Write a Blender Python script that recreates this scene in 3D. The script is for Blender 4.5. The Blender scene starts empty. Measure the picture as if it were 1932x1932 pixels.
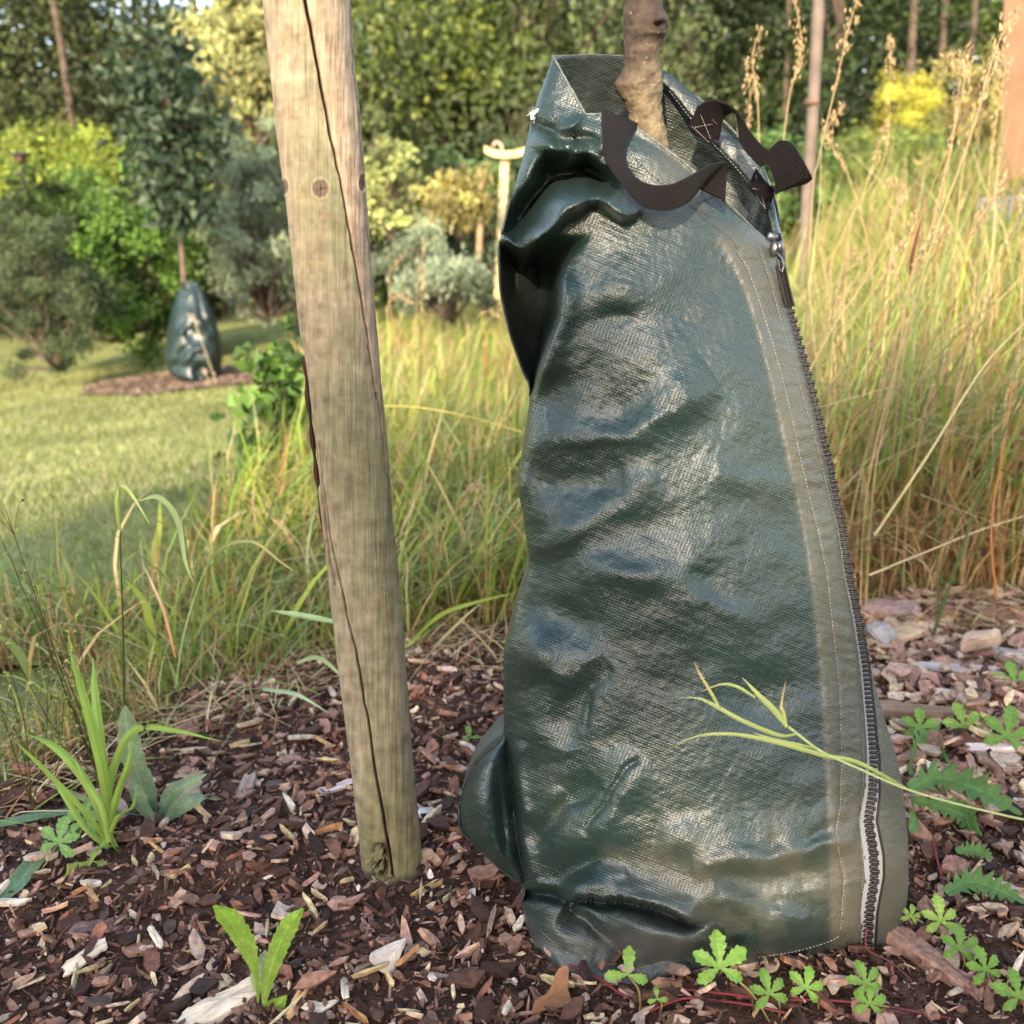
import bpy, math, random
import numpy as np
from mathutils import Matrix, Vector
R_ = math.radians
rng = np.random.default_rng(7)
random.seed(7)
scn = bpy.context.scene
COL = scn.collection

# ---------------------------------------------------------------- camera
CAMH, PITCH, ROLL = 0.67, 15.0, 1.5
cam_d = bpy.data.cameras.new('camera'); cam = bpy.data.objects.new('camera', cam_d); COL.objects.link(cam)
cam_d.sensor_width = 36; cam_d.lens = 36; cam_d.clip_start = 0.02; cam_d.clip_end = 500
Rm = (Matrix.Rotation(R_(90 - PITCH), 3, 'X') @ Matrix.Rotation(R_(-ROLL), 3, 'Z'))
cam.matrix_world = Matrix.Translation((0, 0, CAMH)) @ Rm.to_4x4()
cam_d.dof.use_dof = True; cam_d.dof.focus_distance = 0.99; cam_d.dof.aperture_fstop = 6.3
scn.camera = cam
RM = np.array(Rm)

# ---------------------------------------------------------------- light
SUN_EL, SUN_AZ = 21.0, -12.0      # azimuth measured from straight behind the camera towards its right
sdir = np.array([math.sin(R_(SUN_AZ)) * math.cos(R_(SUN_EL)), -math.cos(R_(SUN_AZ)) * math.cos(R_(SUN_EL)), math.sin(R_(SUN_EL))])
w = bpy.data.worlds.new('World'); scn.world = w; w.use_nodes = True
nt = w.node_tree; bg = nt.nodes['Background']
sk = nt.nodes.new('ShaderNodeTexSky'); sk.sky_type = 'NISHITA'; sk.sun_disc = False
sk.sun_elevation = R_(SUN_EL); sk.sun_rotation = math.atan2(sdir[0], sdir[1])
sk.air_density = 1.0; sk.dust_density = 0.7; sk.ozone_density = 1.0
veil = nt.nodes.new('ShaderNodeMix'); veil.data_type = 'RGBA'; veil.blend_type = 'MULTIPLY'; veil.inputs[0].default_value = 1   # thin evening veil: less blue
veil.inputs[7].default_value = (1.16, 1.0, .87, 1); nt.links.new(sk.outputs[0], veil.inputs[6]); nt.links.new(veil.outputs[2], bg.inputs[0]); bg.inputs[1].default_value = 0.15
sl = bpy.data.lights.new('sun', 'SUN'); sl.energy = 2.0; sl.angle = R_(0.6); sl.color = (1.0, 0.84, 0.63)
so = bpy.data.objects.new('sun', sl); COL.objects.link(so)
so.rotation_euler = Vector(sdir).to_track_quat('Z', 'Y').to_euler()
vs = scn.view_settings; vs.view_transform = 'Standard'; vs.look = 'None'; vs.gamma = 1; vs.exposure = 2.6
cy = scn.cycles; cy.max_bounces = 7; cy.diffuse_bounces = 3; cy.glossy_bounces = 3; cy.transmission_bounces = 4
cy.transparent_max_bounces = 6; cy.use_denoising = True; cy.sample_clamp_indirect = 6

# ---------------------------------------------------------------- helpers
F = 1932.0
def raydir(px, py):
    px = np.asarray(px, float); py = np.asarray(py, float)
    d = np.stack([(px - 966) / F, -(py - 966) / F, -np.ones_like(px * py)], -1)
    return d @ RM.T
C0 = np.array([0, 0, CAMH])
def PY(px, py, Y):
    """point at world y = Y seen at photo position px, py (photo counted 1932 wide)"""
    d = raydir(px, py); t = np.asarray(Y, float) / d[..., 1]
    return C0 + d * t[..., None]
def proj(P):
    q = (np.asarray(P, float) - C0) @ RM
    return 966 + F * q[..., 0] / -q[..., 2], 966 - F * q[..., 1] / -q[..., 2]
def sst(a, b, x):
    t = np.clip((np.asarray(x, float) - a) / (b - a), 0, 1); return t * t * (3 - 2 * t)
def hash2(ix, iy, seed=0):
    n = (ix.astype(np.int64) * 374761393 + iy.astype(np.int64) * 668265263 + seed * 974634777) & 0x7fffffff
    n = (n ^ (n >> 13)) * 1274126177 & 0x7fffffff
    return ((n ^ (n >> 16)) & 0xffff) / 65535.0
def vnoise(x, y, seed=0):
    x = np.asarray(x, float); y = np.asarray(y, float); x, y = np.broadcast_arrays(x, y)
    ix = np.floor(x).astype(np.int64); iy = np.floor(y).astype(np.int64); fx = x - ix; fy = y - iy
    fx = fx * fx * (3 - 2 * fx); fy = fy * fy * (3 - 2 * fy)
    a = hash2(ix, iy, seed); b = hash2(ix + 1, iy, seed); c = hash2(ix, iy + 1, seed); d = hash2(ix + 1, iy + 1, seed)
    return (a + (b - a) * fx + (c - a) * fy + (a - b - c + d) * fx * fy) * 2 - 1
def fbm(x, y, seed=0, o=4, g=.5):
    s = 0; a = 1; f = 1
    for k in range(o): s = s + a * vnoise(np.asarray(x) * f + 17.3 * k, np.asarray(y) * f - 9.1 * k, seed + k); a *= g; f *= 2.03
    return s
def gz(x, y):
    """height of the terrain: falls away to the left, climbs into a bank on the right"""
    x = np.asarray(x, float); y = np.asarray(y, float)
    wv = sst(1.3, 5.5, y)
    z = wv * (-0.10 + 0.07 * np.clip(x, -6, 1)) + 0.5 * sst(0.7, 2.3, x - 0.06 * np.clip(y - 3, 0, 30)) * sst(1.7, 4.0, y)
    z = z + 0.03 * sst(3, 8, y) * vnoise(x * .7, y * .7, 3)
    z = z + 0.012 * vnoise(x * 3.1, y * 3.1, 5) * sst(0.3, .5, y)
    return z
def G(px, py):
    d = raydir(px, py); t = CAMH / np.maximum(-d[..., 2], 1e-3)
    for _ in range(40):
        P = C0 + d * t[..., None]; t = t + (P[..., 2] - gz(P[..., 0], P[..., 1])) / np.maximum(-d[..., 2], .08) * .8
    return C0 + d * t[..., None]

def prop(o, label=None, cat=None, group=None, kind=None):
    if label: o['label'] = label
    if cat: o['category'] = cat
    if group: o['group'] = group
    if kind: o['kind'] = kind
    elif cat: o['kind'] = 'thing'
    return o
def empty(name, loc, label=None, cat=None, group=None):
    o = bpy.data.objects.new(name, None); COL.objects.link(o); o.location = [float(v) for v in loc]
    o.empty_display_size = .05
    return prop(o, label, cat, group)
def link(name, me, mat=None, parent=None, origin=None):
    o = bpy.data.objects.new(name, me); COL.objects.link(o)
    if mat: me.materials.append(mat)
    if parent:
        o.parent = parent
        o.matrix_parent_inverse = Matrix.Identity(4)
        o.location = [-v for v in parent.location] if parent.type == 'EMPTY' else (0, 0, 0)
    return o
def fast(name, V, faces, col=None, smooth=True, uv=None, fmat=None):
    """V (n,3); faces: one (m,k) array or a list of them; col (n,3|4)"""
    if not isinstance(faces, (list, tuple)): faces = [faces]
    faces = [np.asarray(f, np.int32) for f in faces if len(f)]
    me = bpy.data.meshes.new(name)
    V = np.asarray(V, np.float32)
    me.vertices.add(len(V)); me.vertices.foreach_set('co', V.ravel())
    loops = np.concatenate([f.ravel() for f in faces]); cnt = np.concatenate([np.full(len(f), f.shape[1], np.int32) for f in faces])
    me.loops.add(len(loops)); me.loops.foreach_set('vertex_index', loops)
    st = np.concatenate([[0], np.cumsum(cnt)[:-1]]).astype(np.int32)
    me.polygons.add(len(cnt)); me.polygons.foreach_set('loop_start', st); me.polygons.foreach_set('loop_total', cnt)
    me.polygons.foreach_set('use_smooth', np.full(len(cnt), smooth))
    if col is not None:
        col = np.asarray(col, np.float32)
        if col.shape[1] == 3: col = np.concatenate([col, np.ones((len(col), 1), np.float32)], 1)
        a = me.color_attributes.new('Col', 'FLOAT_COLOR', 'POINT'); a.data.foreach_set('color', col.ravel())
    if uv is not None:
        l = me.uv_layers.new(name='UVMap'); l.data.foreach_set('uv', np.asarray(uv, np.float32)[loops].ravel())
    me.update(calc_edges=True); me.validate()
    return me
class MB:
    """collects ribbons, tubes and hulls into one mesh"""
    def __init__(s): s.V = []; s.Q = []; s.T = []; s.C = []; s.n = 0
    def add(s, V, Q=None, T=None, C=(1, 1, 1)):
        V = np.asarray(V, float); s.V.append(V)
        C = np.asarray(C, float); C = np.broadcast_to(C, (len(V), 3)) if C.ndim == 1 else C
        s.C.append(C)
        if Q is not None and len(Q): s.Q.append(np.asarray(Q) + s.n)
        if T is not None and len(T): s.T.append(np.asarray(T) + s.n)
        s.n += len(V)
    def build(s, name, mat=None, parent=None, smooth=True):
        fs = []
        if s.Q: fs.append(np.concatenate(s.Q))
        if s.T: fs.append(np.concatenate(s.T))
        return link(name, fast(name, np.concatenate(s.V), fs, np.concatenate(s.C), smooth), mat, parent)
    def grid(s, G_, C=(1, 1, 1), closed=False):
        G_ = np.asarray(G_, float); n, m = G_.shape[:2]; I = np.arange(n * m).reshape(n, m)
        a = I[:-1, :-1]; b = I[:-1, 1:]; c = I[1:, 1:]; d = I[1:, :-1]
        Q = np.stack([a, b, c, d], -1).reshape(-1, 4)
        if closed:
            Q = np.concatenate([Q, np.stack([I[:-1, -1], I[:-1, 0], I[1:, 0], I[1:, -1]], -1).reshape(-1, 4)])
        C = np.asarray(C, float)
        s.add(G_.reshape(-1, 3), Q, C=C.reshape(-1, 3) if C.ndim == 3 else C)
    def tube(s, P, r, k=8, C=(1, 1, 1), cap=True, rough=0, seed=0):
        P = np.asarray(P, float); n = len(P); r = np.broadcast_to(np.asarray(r, float), (n,))
        T = np.gradient(P, axis=0); T /= np.linalg.norm(T, axis=1, keepdims=True) + 1e-9
        ref = np.array([0, 0, 1.]) if abs(T[:, 2]).mean() < .8 else np.array([0, 1., 0])
        A = np.cross(T, ref); A /= np.linalg.norm(A, axis=1, keepdims=True) + 1e-9; B = np.cross(T, A)
        th = np.linspace(0, 2 * np.pi, k, endpoint=False)
        rr = r[:, None] * (1 + rough * vnoise(np.cos(th)[None] * 2 + 5 + np.zeros((n, 1)), np.arange(n)[:, None] * .9 + np.sin(th)[None] * 2, seed))
        Gd = P[:, None] + rr[..., None] * (np.cos(th)[None, :, None] * A[:, None] + np.sin(th)[None, :, None] * B[:, None])
        C = np.asarray(C, float)
        if C.ndim == 2: C = np.repeat(C[:, None], k, 1)
        s.grid(Gd, C, True)
        if cap:
            for e, i in ((0, 0), (-1, n - 1)):
                c0 = C if C.ndim == 1 else C[e, 0]
                T_ = [[0, 1 + (j + 1) % k, 1 + j] for j in range(k)]
                s.add(np.concatenate([P[i:i + 1], Gd[e]]), T=T_, C=c0)
    def ribbon(s, P, wd, side, C=(1, 1, 1), fold=0.0, nrm=None):
        P = np.asarray(P, float); n = len(P); wd = np.broadcast_to(np.asarray(wd, float), (n,))
        side = np.asarray(side, float); side = np.broadcast_to(side, (n, 3)) if side.ndim == 1 else side
        side = side / (np.linalg.norm(side, axis=1, keepdims=True) + 1e-9)
        if fold:
            T = np.gradient(P, axis=0); N = np.cross(T, side); N /= np.linalg.norm(N, axis=1, keepdims=True) + 1e-9
            Gd = np.stack([P - side * wd[:, None] / 2 + N * (wd * fold)[:, None], P, P + side * wd[:, None] / 2 + N * (wd * fold)[:, None]], 1)
        else:
            Gd = np.stack([P - side * wd[:, None] / 2, P + side * wd[:, None] / 2], 1)
        C = np.asarray(C, float)
        if C.ndim == 2: C = np.repeat(C[:, None], Gd.shape[1], 1)
        s.grid(Gd, C)
    def box(s, c, size, rot=None, C=(1, 1, 1), bev=.08):
        """box with chamfered corners"""
        sx, sy, sz = np.asarray(size) / 2; b = bev * min(sx, sy, sz) * 2
        ring = np.array([[-sx + b, -sy], [sx - b, -sy], [sx, -sy + b], [sx, sy - b], [sx - b, sy], [-sx + b, sy], [-sx, sy - b], [-sx, -sy + b]])
        L = []
        for z, k in ((-sz, 0), (-sz + b, 1), (sz - b, 1), (sz, 0)):
            f = 1 if k else np.array([(sx - b) / sx, (sy - b) / sy])
            L.append(np.concatenate([ring * f, np.full((8, 1), z)], 1))
        Gd = np.array(L)
        if rot is not None: Gd = Gd @ np.array(rot).T
        Gd = Gd + np.asarray(c, float); s.grid(Gd, C, True)
        T = [[0, i, i + 1] for i in range(1, 7)]
        s.add(Gd[0], T=[t[::-1] for t in T], C=C); s.add(Gd[3], T=T, C=C)

def crv(pts, n):
    """Catmull-Rom through pts, n samples"""
    P = np.asarray(pts, float); P = np.concatenate([[2 * P[0] - P[1]], P, [2 * P[-1] - P[-2]]])
    m = len(P) - 3; t = np.linspace(0, m - 1e-6, n); i = t.astype(int); f = (t - i)[:, None]
    a, b, c, d = P[i], P[i + 1], P[i + 2], P[i + 3]
    return .5 * ((2 * b) + (-a + c) * f + (2 * a - 5 * b + 4 * c - d) * f ** 2 + (-a + 3 * b - 3 * c + d) * f ** 3)

# ---------------------------------------------------------------- materials
def mat(name, rough=.8, use_col=True, base=(.5, .5, .5), transl=0.0, spec=.3, noise=None, bump=None, metallic=0, coord='Object'):
    """noise=(scale, low, high) multiplies the colour; bump=(scale, strength, distance[, stretch])"""
    m = bpy.data.materials.new(name); m.use_nodes = True; t = m.node_tree; p = t.nodes['Principled BSDF']; L = t.links
    p.inputs['Roughness'].default_value = rough; p.inputs['Specular IOR Level'].default_value = spec; p.inputs['Metallic'].default_value = metallic
    tc = t.nodes.new('ShaderNodeTexCoord')
    if use_col:
        a = t.nodes.new('ShaderNodeVertexColor'); a.layer_name = 'Col'; c = a.outputs[0]
    else:
        r = t.nodes.new('ShaderNodeRGB'); r.outputs[0].default_value = (*base, 1); c = r.outputs[0]
    if noise:
        n = t.nodes.new('ShaderNodeTexNoise'); n.inputs['Scale'].default_value = noise[0]; n.inputs['Detail'].default_value = 5
        L.new(tc.outputs[coord], n.inputs['Vector'])
        mr = t.nodes.new('ShaderNodeMapRange'); mr.inputs[1].default_value = .3; mr.inputs[2].default_value = .7
        mr.inputs[3].default_value = noise[1]; mr.inputs[4].default_value = noise[2]; L.new(n.outputs[0], mr.inputs[0])
        mx = t.nodes.new('ShaderNodeMix'); mx.data_type = 'RGBA'; mx.blend_type = 'MULTIPLY'; mx.inputs[0].default_value = 1
        L.new(c, mx.inputs[6]); L.new(mr.outputs[0], mx.inputs[7]); c = mx.outputs[2]
    L.new(c, p.inputs['Base Color'])
    if bump:
        n = t.nodes.new('ShaderNodeTexNoise'); n.inputs['Scale'].default_value = bump[0]; n.inputs['Detail'].default_value = 6
        if len(bump) > 3:
            mp = t.nodes.new('ShaderNodeMapping'); mp.inputs['Scale'].default_value = bump[3]; L.new(tc.outputs[coord], mp.inputs[0]); L.new(mp.outputs[0], n.inputs['Vector'])
        else: L.new(tc.outputs[coord], n.inputs['Vector'])
        b = t.nodes.new('ShaderNodeBump'); b.inputs['Strength'].default_value = bump[1]; b.inputs['Distance'].default_value = bump[2]
        L.new(n.outputs[0], b.inputs['Height']); L.new(b.outputs[0], p.inputs['Normal'])
    if transl:
        tr = t.nodes.new('ShaderNodeBsdfTranslucent'); ms = t.nodes.new('ShaderNodeMixShader'); ms.inputs[0].default_value = transl
        L.new(c, tr.inputs[0]); L.new(p.outputs[0], ms.inputs[1]); L.new(tr.outputs[0], ms.inputs[2])
        L.new(ms.outputs[0], t.nodes['Material Output'].inputs[0])
    return m
M_leaf = mat('leaf', .5, transl=.35, spec=.35)
M_grass = mat('grass', .55, transl=.35, spec=.25)
M_straw = mat('straw', .7, transl=.2, spec=.2)
M_bark = mat('bark', .85, noise=(30, .55, 1.3), bump=(60, .8, .004))
M_chip = mat('bark_chip', .8, noise=(160, .6, 1.35), bump=(420, .7, .0012), spec=.25)
M_wood = mat('raw_wood', .75, noise=(40, .75, 1.2), bump=(220, .6, .0012))
M_thread = mat('thread', .7)
M_plain = mat('plain', .6)
# ---------------------------------------------------------------- terrain
def ground_mat(name, cols, sc, bumpd):
    m = bpy.data.materials.new(name); m.use_nodes = True; t = m.node_tree; p = t.nodes['Principled BSDF']; L = t.links
    tc = t.nodes.new('ShaderNodeTexCoord')
    n = t.nodes.new('ShaderNodeTexNoise'); n.inputs['Scale'].default_value = sc; n.inputs['Detail'].default_value = 8; n.inputs['Roughness'].default_value = .7
    L.new(tc.outputs['Object'], n.inputs['Vector'])
    cr = t.nodes.new('ShaderNodeValToRGB'); e = cr.color_ramp.elements
    e[0].position = .3; e[0].color = (*cols[0], 1); e[1].position = .7; e[1].color = (*cols[-1], 1)
    for i, c in enumerate(cols[1:-1]):
        k = e.new(.3 + .4 * (i + 1) / (len(cols) - 1)); k.color = (*c, 1)
    L.new(n.outputs[0], cr.inputs[0]); L.new(cr.outputs[0], p.inputs['Base Color'])
    n2 = t.nodes.new('ShaderNodeTexNoise'); n2.inputs['Scale'].default_value = sc * 6; n2.inputs['Detail'].default_value = 6; L.new(tc.outputs['Object'], n2.inputs['Vector'])
    b = t.nodes.new('ShaderNodeBump'); b.inputs['Strength'].default_value = 1; b.inputs['Distance'].default_value = bumpd
    L.new(n2.outputs[0], b.inputs['Height']); L.new(b.outputs[0], p.inputs['Normal'])
    p.inputs['Roughness'].default_value = .9; p.inputs['Specular IOR Level'].default_value = .15
    return m
def sheet(name, xs, ys, mask, dz, m, extra=None):
    X, Y = np.meshgrid(xs, ys); Z = gz(X, Y) + dz
    if extra is not None: Z = Z + extra(X, Y)
    n, k = X.shape; I = np.arange(n * k).reshape(n, k)
    Q = np.stack([I[:-1, :-1], I[:-1, 1:], I[1:, 1:], I[1:, :-1]], -1).reshape(-1, 4)
    if mask is not None:
        cx = (X[:-1, :-1] + X[1:, 1:]) / 2; cy_ = (Y[:-1, :-1] + Y[1:, 1:]) / 2
        Q = Q[mask(cx, cy_).ravel()]
    P = np.stack([X, Y, Z], -1).reshape(-1, 3)
    us, inv = np.unique(Q, return_inverse=True)
    o = link(name, fast(name, P[us], inv.reshape(-1, 4)), m); o['kind'] = 'structure'
    return o
def spaced(lo, hi, c, d0, g):
    a = [c]; d = d0
    while a[-1] < hi: a.append(a[-1] + d); d *= g
    b = [c]; d = d0
    while b[-1] > lo: b.append(b[-1] - d); d *= g
    return np.array(sorted(set(b[1:] + a)))
me_ = G(np.array([-300, 0, 150, 250, 400, 620, 770, 950, 1300, 1630, 1932, 2300]), np.array([1600, 1500, 1430, 1380, 1310, 1245, 1215, 1190, 1160, 1145, 1125, 1115]))
o_ = np.argsort(me_[:, 0]); MEX, MEY = me_[o_, 0], me_[o_, 1]
def bed_edge(x): return np.interp(x, MEX, MEY)
def in_bed(x, y): return y < bed_edge(x) + .07 * vnoise(x * 5, y * 5, 11) + .03 * vnoise(x * 17, y * 17, 12)
LY = np.array([1.3, 1.5, 1.75, 2.05, 2.6, 3.3, 4.2, 5.5, 7.5, 10, 14]); LX = np.array([-1.3, -.98, -.80, -.72, -.72, -.82, -1.0, -1.35, -1.75, -2.2, -2.9])
def in_lawn(x, y): return (x < np.interp(y, LY, LX) + .12 * vnoise(x * 2, y * 2, 31) + .0) & (y > 1.4) & (y < 15)
sheet('ground', spaced(-90, 90, 0, .08, 1.09), spaced(-60, 120, 2, .08, 1.09), None, -.012,
      ground_mat('meadow_soil', [(.06, .075, .022), (.13, .14, .045), (.20, .17, .08)], 3, .02))
sheet('lawn', np.arange(-11, 0, .06), np.arange(1.3, 15, .06), in_lawn, .0,
      ground_mat('lawn', [(.12, .13, .035), (.19, .20, .06), (.27, .25, .10)], 2.2, .02))
bump_bed = lambda x, y: .006 * fbm(x * 14, y * 14, 21, 4) + .012 * vnoise(x * 6, y * 6, 22)
bed = sheet('mulch_bed', np.arange(-1.6, 2.0, .009), np.arange(-.3, 2.3, .009), in_bed, .002,
      ground_mat('mulch_soil', [(.025, .012, .008), (.07, .036, .022), (.13, .07, .045)], 40, .006), bump_bed)
# the small bed round the young tree on the lawn
YT = G(360, 722)
ring_in = lambda x, y: ((x - YT[0] - .12) / .95) ** 2 + ((y - YT[1] - .1) / .8) ** 2 < 1 + .25 * vnoise(x * 5, y * 5, 41)
sheet('mulch_ring', np.arange(YT[0] - 1.3, YT[0] + 1.5, .04), np.arange(YT[1] - 1.2, YT[1] + 1.2, .04), ring_in, .02,
      ground_mat('ring_soil', [(.035, .024, .016), (.07, .05, .036), (.12, .09, .07)], 14, .02))

# ---------------------------------------------------------------- grass
def blades(P, h, wd, lean, az, bend, cb, ct, K=5):
    """P roots (n,3); lean = horizontal reach, az = direction, bend = droop at the tip"""
    n = len(P); t = np.linspace(0, 1, K + 1)
    dx = np.cos(az); dy = np.sin(az)
    hor = (lean[:, None] * t ** 1.6 + (bend[:, None] * h[:, None]) * t ** 3)
    up = h[:, None] * (t - .55 * bend[:, None] * t ** 3)
    C = np.stack([P[:, :1] + dx[:, None] * hor, P[:, 1:2] + dy[:, None] * hor, P[:, 2:3] + up], -1)
    kx = rng.normal(0, 1, (n, K + 1, 3)); kx[:, 0] = 0; kx = np.cumsum(kx, 1) * (h * .014)[:, None, None] * np.array([1, 1, .5]); C = C + kx
    sa = az + np.pi / 2 + rng.uniform(-.9, .9, n); S = np.stack([np.cos(sa), np.sin(sa), np.zeros(n)], -1)
    wv = wd[:, None] * np.array([.75, 1, .95, .8, .5, .06][:K + 1] if K == 5 else np.interp(t, [0, .3, .7, 1], [.8, 1, .7, .06]))
    A = C - S[:, None] * wv[..., None] / 2; B = C + S[:, None] * wv[..., None] / 2
    V = np.stack([A, B], 2).reshape(-1, 3)
    base = (np.arange(n) * (K + 1) * 2)[:, None]; k = np.arange(K) * 2
    Q = np.stack([base + k, base + k + 1, base + k + 3, base + k + 2], -1).reshape(-1, 4)
    col = cb[:, None] + (ct - cb)[:, None] * t[None, :, None]
    col = np.repeat(col, 2, 1).reshape(-1, 3)
    return V, Q, col
GREENS = np.array([(.20, .28, .03), (.28, .36, .05), (.14, .22, .035), (.34, .40, .08), (.25, .32, .10), (.15, .21, .06)])
STRAWS = np.array([(.46, .33, .15), (.42, .25, .12), (.54, .41, .20), (.35, .17, .07), (.48, .34, .17), (.56, .47, .26)])
def palette(n, dry, gr=GREENS, st=STRAWS):
    d = rng.random(n) < dry
    a = gr[rng.integers(len(gr), size=n)]; b = st[rng.integers(len(st), size=n)]
    c = np.where(d[:, None], b, a) * rng.uniform(.8, 1.25, (n, 1))
    return c, d
def grass(name, label, X, Y, hmin, hmax, w0, dry, leanf=.3, K=5, bendf=.5, azpref=None):
    n = len(X); P = np.stack([X, Y, gz(X, Y) - .01], -1)
    h = rng.uniform(hmin, hmax, n) * (1 + .25 * vnoise(X * 2.5, Y * 2.5, 55)); h = np.maximum(h, .01)
    az = rng.uniform(0, 2 * np.pi, n)
    if azpref is not None: az = np.where(rng.random(n) < .6, rng.normal(azpref, .7, n), az)
    dr = dry(X, Y) if callable(dry) else dry
    c, d = palette(n, dr)
    lean = h * np.clip(np.abs(rng.normal(0, leanf, n)), 0, .6); bend = np.clip(rng.normal(bendf * .5, bendf * .6, n), 0, .8)
    cb = c * np.array([.9, .85, .8]); cb = np.where((rng.random(n) < .35)[:, None], STRAWS[3] * .8, cb)
    V, Q, col = blades(P, h, w0 * np.exp(rng.normal(0, .38, n)) * (.6 + .8 * np.clip(Y / 4, .3, 1.6)) , lean, az, bend, cb, c, K)
    o = link(name, fast(name, V, Q, col), M_grass); prop(o, label, 'grass', kind='stuff')
    return o
def scatter(n, x0, x1, y0, y1, test, power=1.0):
    X = []; Y = []; c = 0
    while c < n:
        x = rng.uniform(x0, x1, n); y = y0 + (y1 - y0) * rng.random(n) ** power; k = test(x, y); X.append(x[k]); Y.append(y[k]); c += k.sum()
    return np.concatenate(X)[:n], np.concatenate(Y)[:n]
fr = lambda x, y: (x > -.62 * y - .7) & (x < .62 * y + .7)
# left fringe and middle meadow
hgt = lambda x: sst(-.7, -.1, x)
X, Y = scatter(8500, -2.4, -.1, .9, 3.0, lambda x, y: fr(x, y) & ~in_bed(x, y) & (y > bed_edge(x) - .02) & (~in_lawn(x, y) | (y < 1.9)) & (vnoise(x * 4, y * 4, 77) > -.5), 1.2)
grass('meadow_grass', 'low green and dry grass fringe along the mulch bed in front of the lawn', X, Y, .03, .15, .0038, .30, .8, azpref=2.6, bendf=.8)
X, Y = scatter(6500, -1.2, .35, 1.2, 3.4, lambda x, y: fr(x, y) & ~in_bed(x, y) & (y > bed_edge(x) - .02) & (rng.random(x.shape) < hgt(x)), 1.2)
grass('meadow_grass', 'knee high green grass behind the post and left of the bag', X, Y, .10, .32, .0040, .25, .6, azpref=0.3, bendf=.8)
X, Y = scatter(19000, -2.2, 1.2, 2.2, 8.5, lambda x, y: fr(x, y) & ~in_bed(x, y) & ~in_lawn(x, y) & (x > -.72 - .14 * (y - 2.5)), 1.2)
grass('tall_meadow_grass', 'tall loose meadow grass between the post and the bag', X, Y, .15, .42, .0046, lambda x, y: .25 + .12 * sst(3, 6, y), .42, azpref=0.3, bendf=.8)
X, Y = scatter(34000, .3, 6.5, 1.5, 9.5, lambda x, y: fr(x, y) & (x > .2 + .0 * y) & (y > bed_edge(x) + .02 + .05 * vnoise(x * 8, y, 5)), 1.5)
grass('dry_meadow_grass', 'tall straw coloured grass on the bank right of the bag', X, Y, .26, .68, .0042, lambda x, y: .42 - .15 * sst(2.4, 3.6, y), .48, azpref=.3, bendf=.9)
X, Y = scatter(1500, .55, 4.5, 1.7, 6.0, lambda x, y: fr(x, y) & (y > bed_edge(x) + .05), 1.2)
grass('tall_flowering_grass', 'very tall thin flowering stems leaning over the bank at right', X, Y, .50, .90, .0024, .6, .35, azpref=.1, bendf=.3)
X, Y = scatter(380, -.9, .4, 1.5, 2.6, lambda x, y: fr(x, y) & (y > bed_edge(x) + .06) & ~in_lawn(x, y), 1)
grass('broad_blade_grass', 'broad fresh green blades in the fringe behind the post', X, Y, .12, .34, .0085, .08, .8, bendf=1.1)
X, Y = scatter(500, .5, 2.8, 1.8, 3.6, lambda x, y: fr(x, y) & (y > bed_edge(x) + .1), 1)
grass('broad_blade_grass', 'broad green blades among the straw on the right bank', X, Y, .25, .60, .0080, .08, .5, azpref=.4, bendf=.8)
X, Y = scatter(14000, .3, 2.4, 1.6, 3.4, lambda x, y: fr(x, y) & (y > bed_edge(x) + .03), 1.2)
grass('curly_dead_grass', 'low curly dead grass at the foot of the bank right of the bag', X, Y, .08, .30, .0040, .92, .8, azpref=None, bendf=1.6)
# mown lawn
X, Y = scatter(120000, -8, 0, 1.4, 9, lambda x, y: fr(x, y) & in_lawn(x, y), 1.5)
n = len(X); P = np.stack([X, Y, gz(X, Y) - .004], -1); h = rng.uniform(.014, .036, n)
LG = np.array([(.22, .26, .06), (.29, .31, .09), (.18, .22, .05), (.36, .34, .15), (.46, .40, .22)])
c = np.array([.88, .92, .95]) * LG[rng.integers(5, size=n)] * rng.uniform(.8, 1.2, (n, 1)) * (1 + .25 * vnoise(X * 3, Y * 3, 9))[:, None]
V, Q, col = blades(P, h, .0022 * (.5 + Y * .35), h * rng.uniform(.2, 1.1, n), rng.uniform(0, 6.28, n), np.zeros(n), c * .85, c, 2)
prop(link('lawn_grass', fast('lawn_grass', V, Q, col), M_grass), 'short mown grass blades of the lawn at left', 'grass', kind='stuff')

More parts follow.
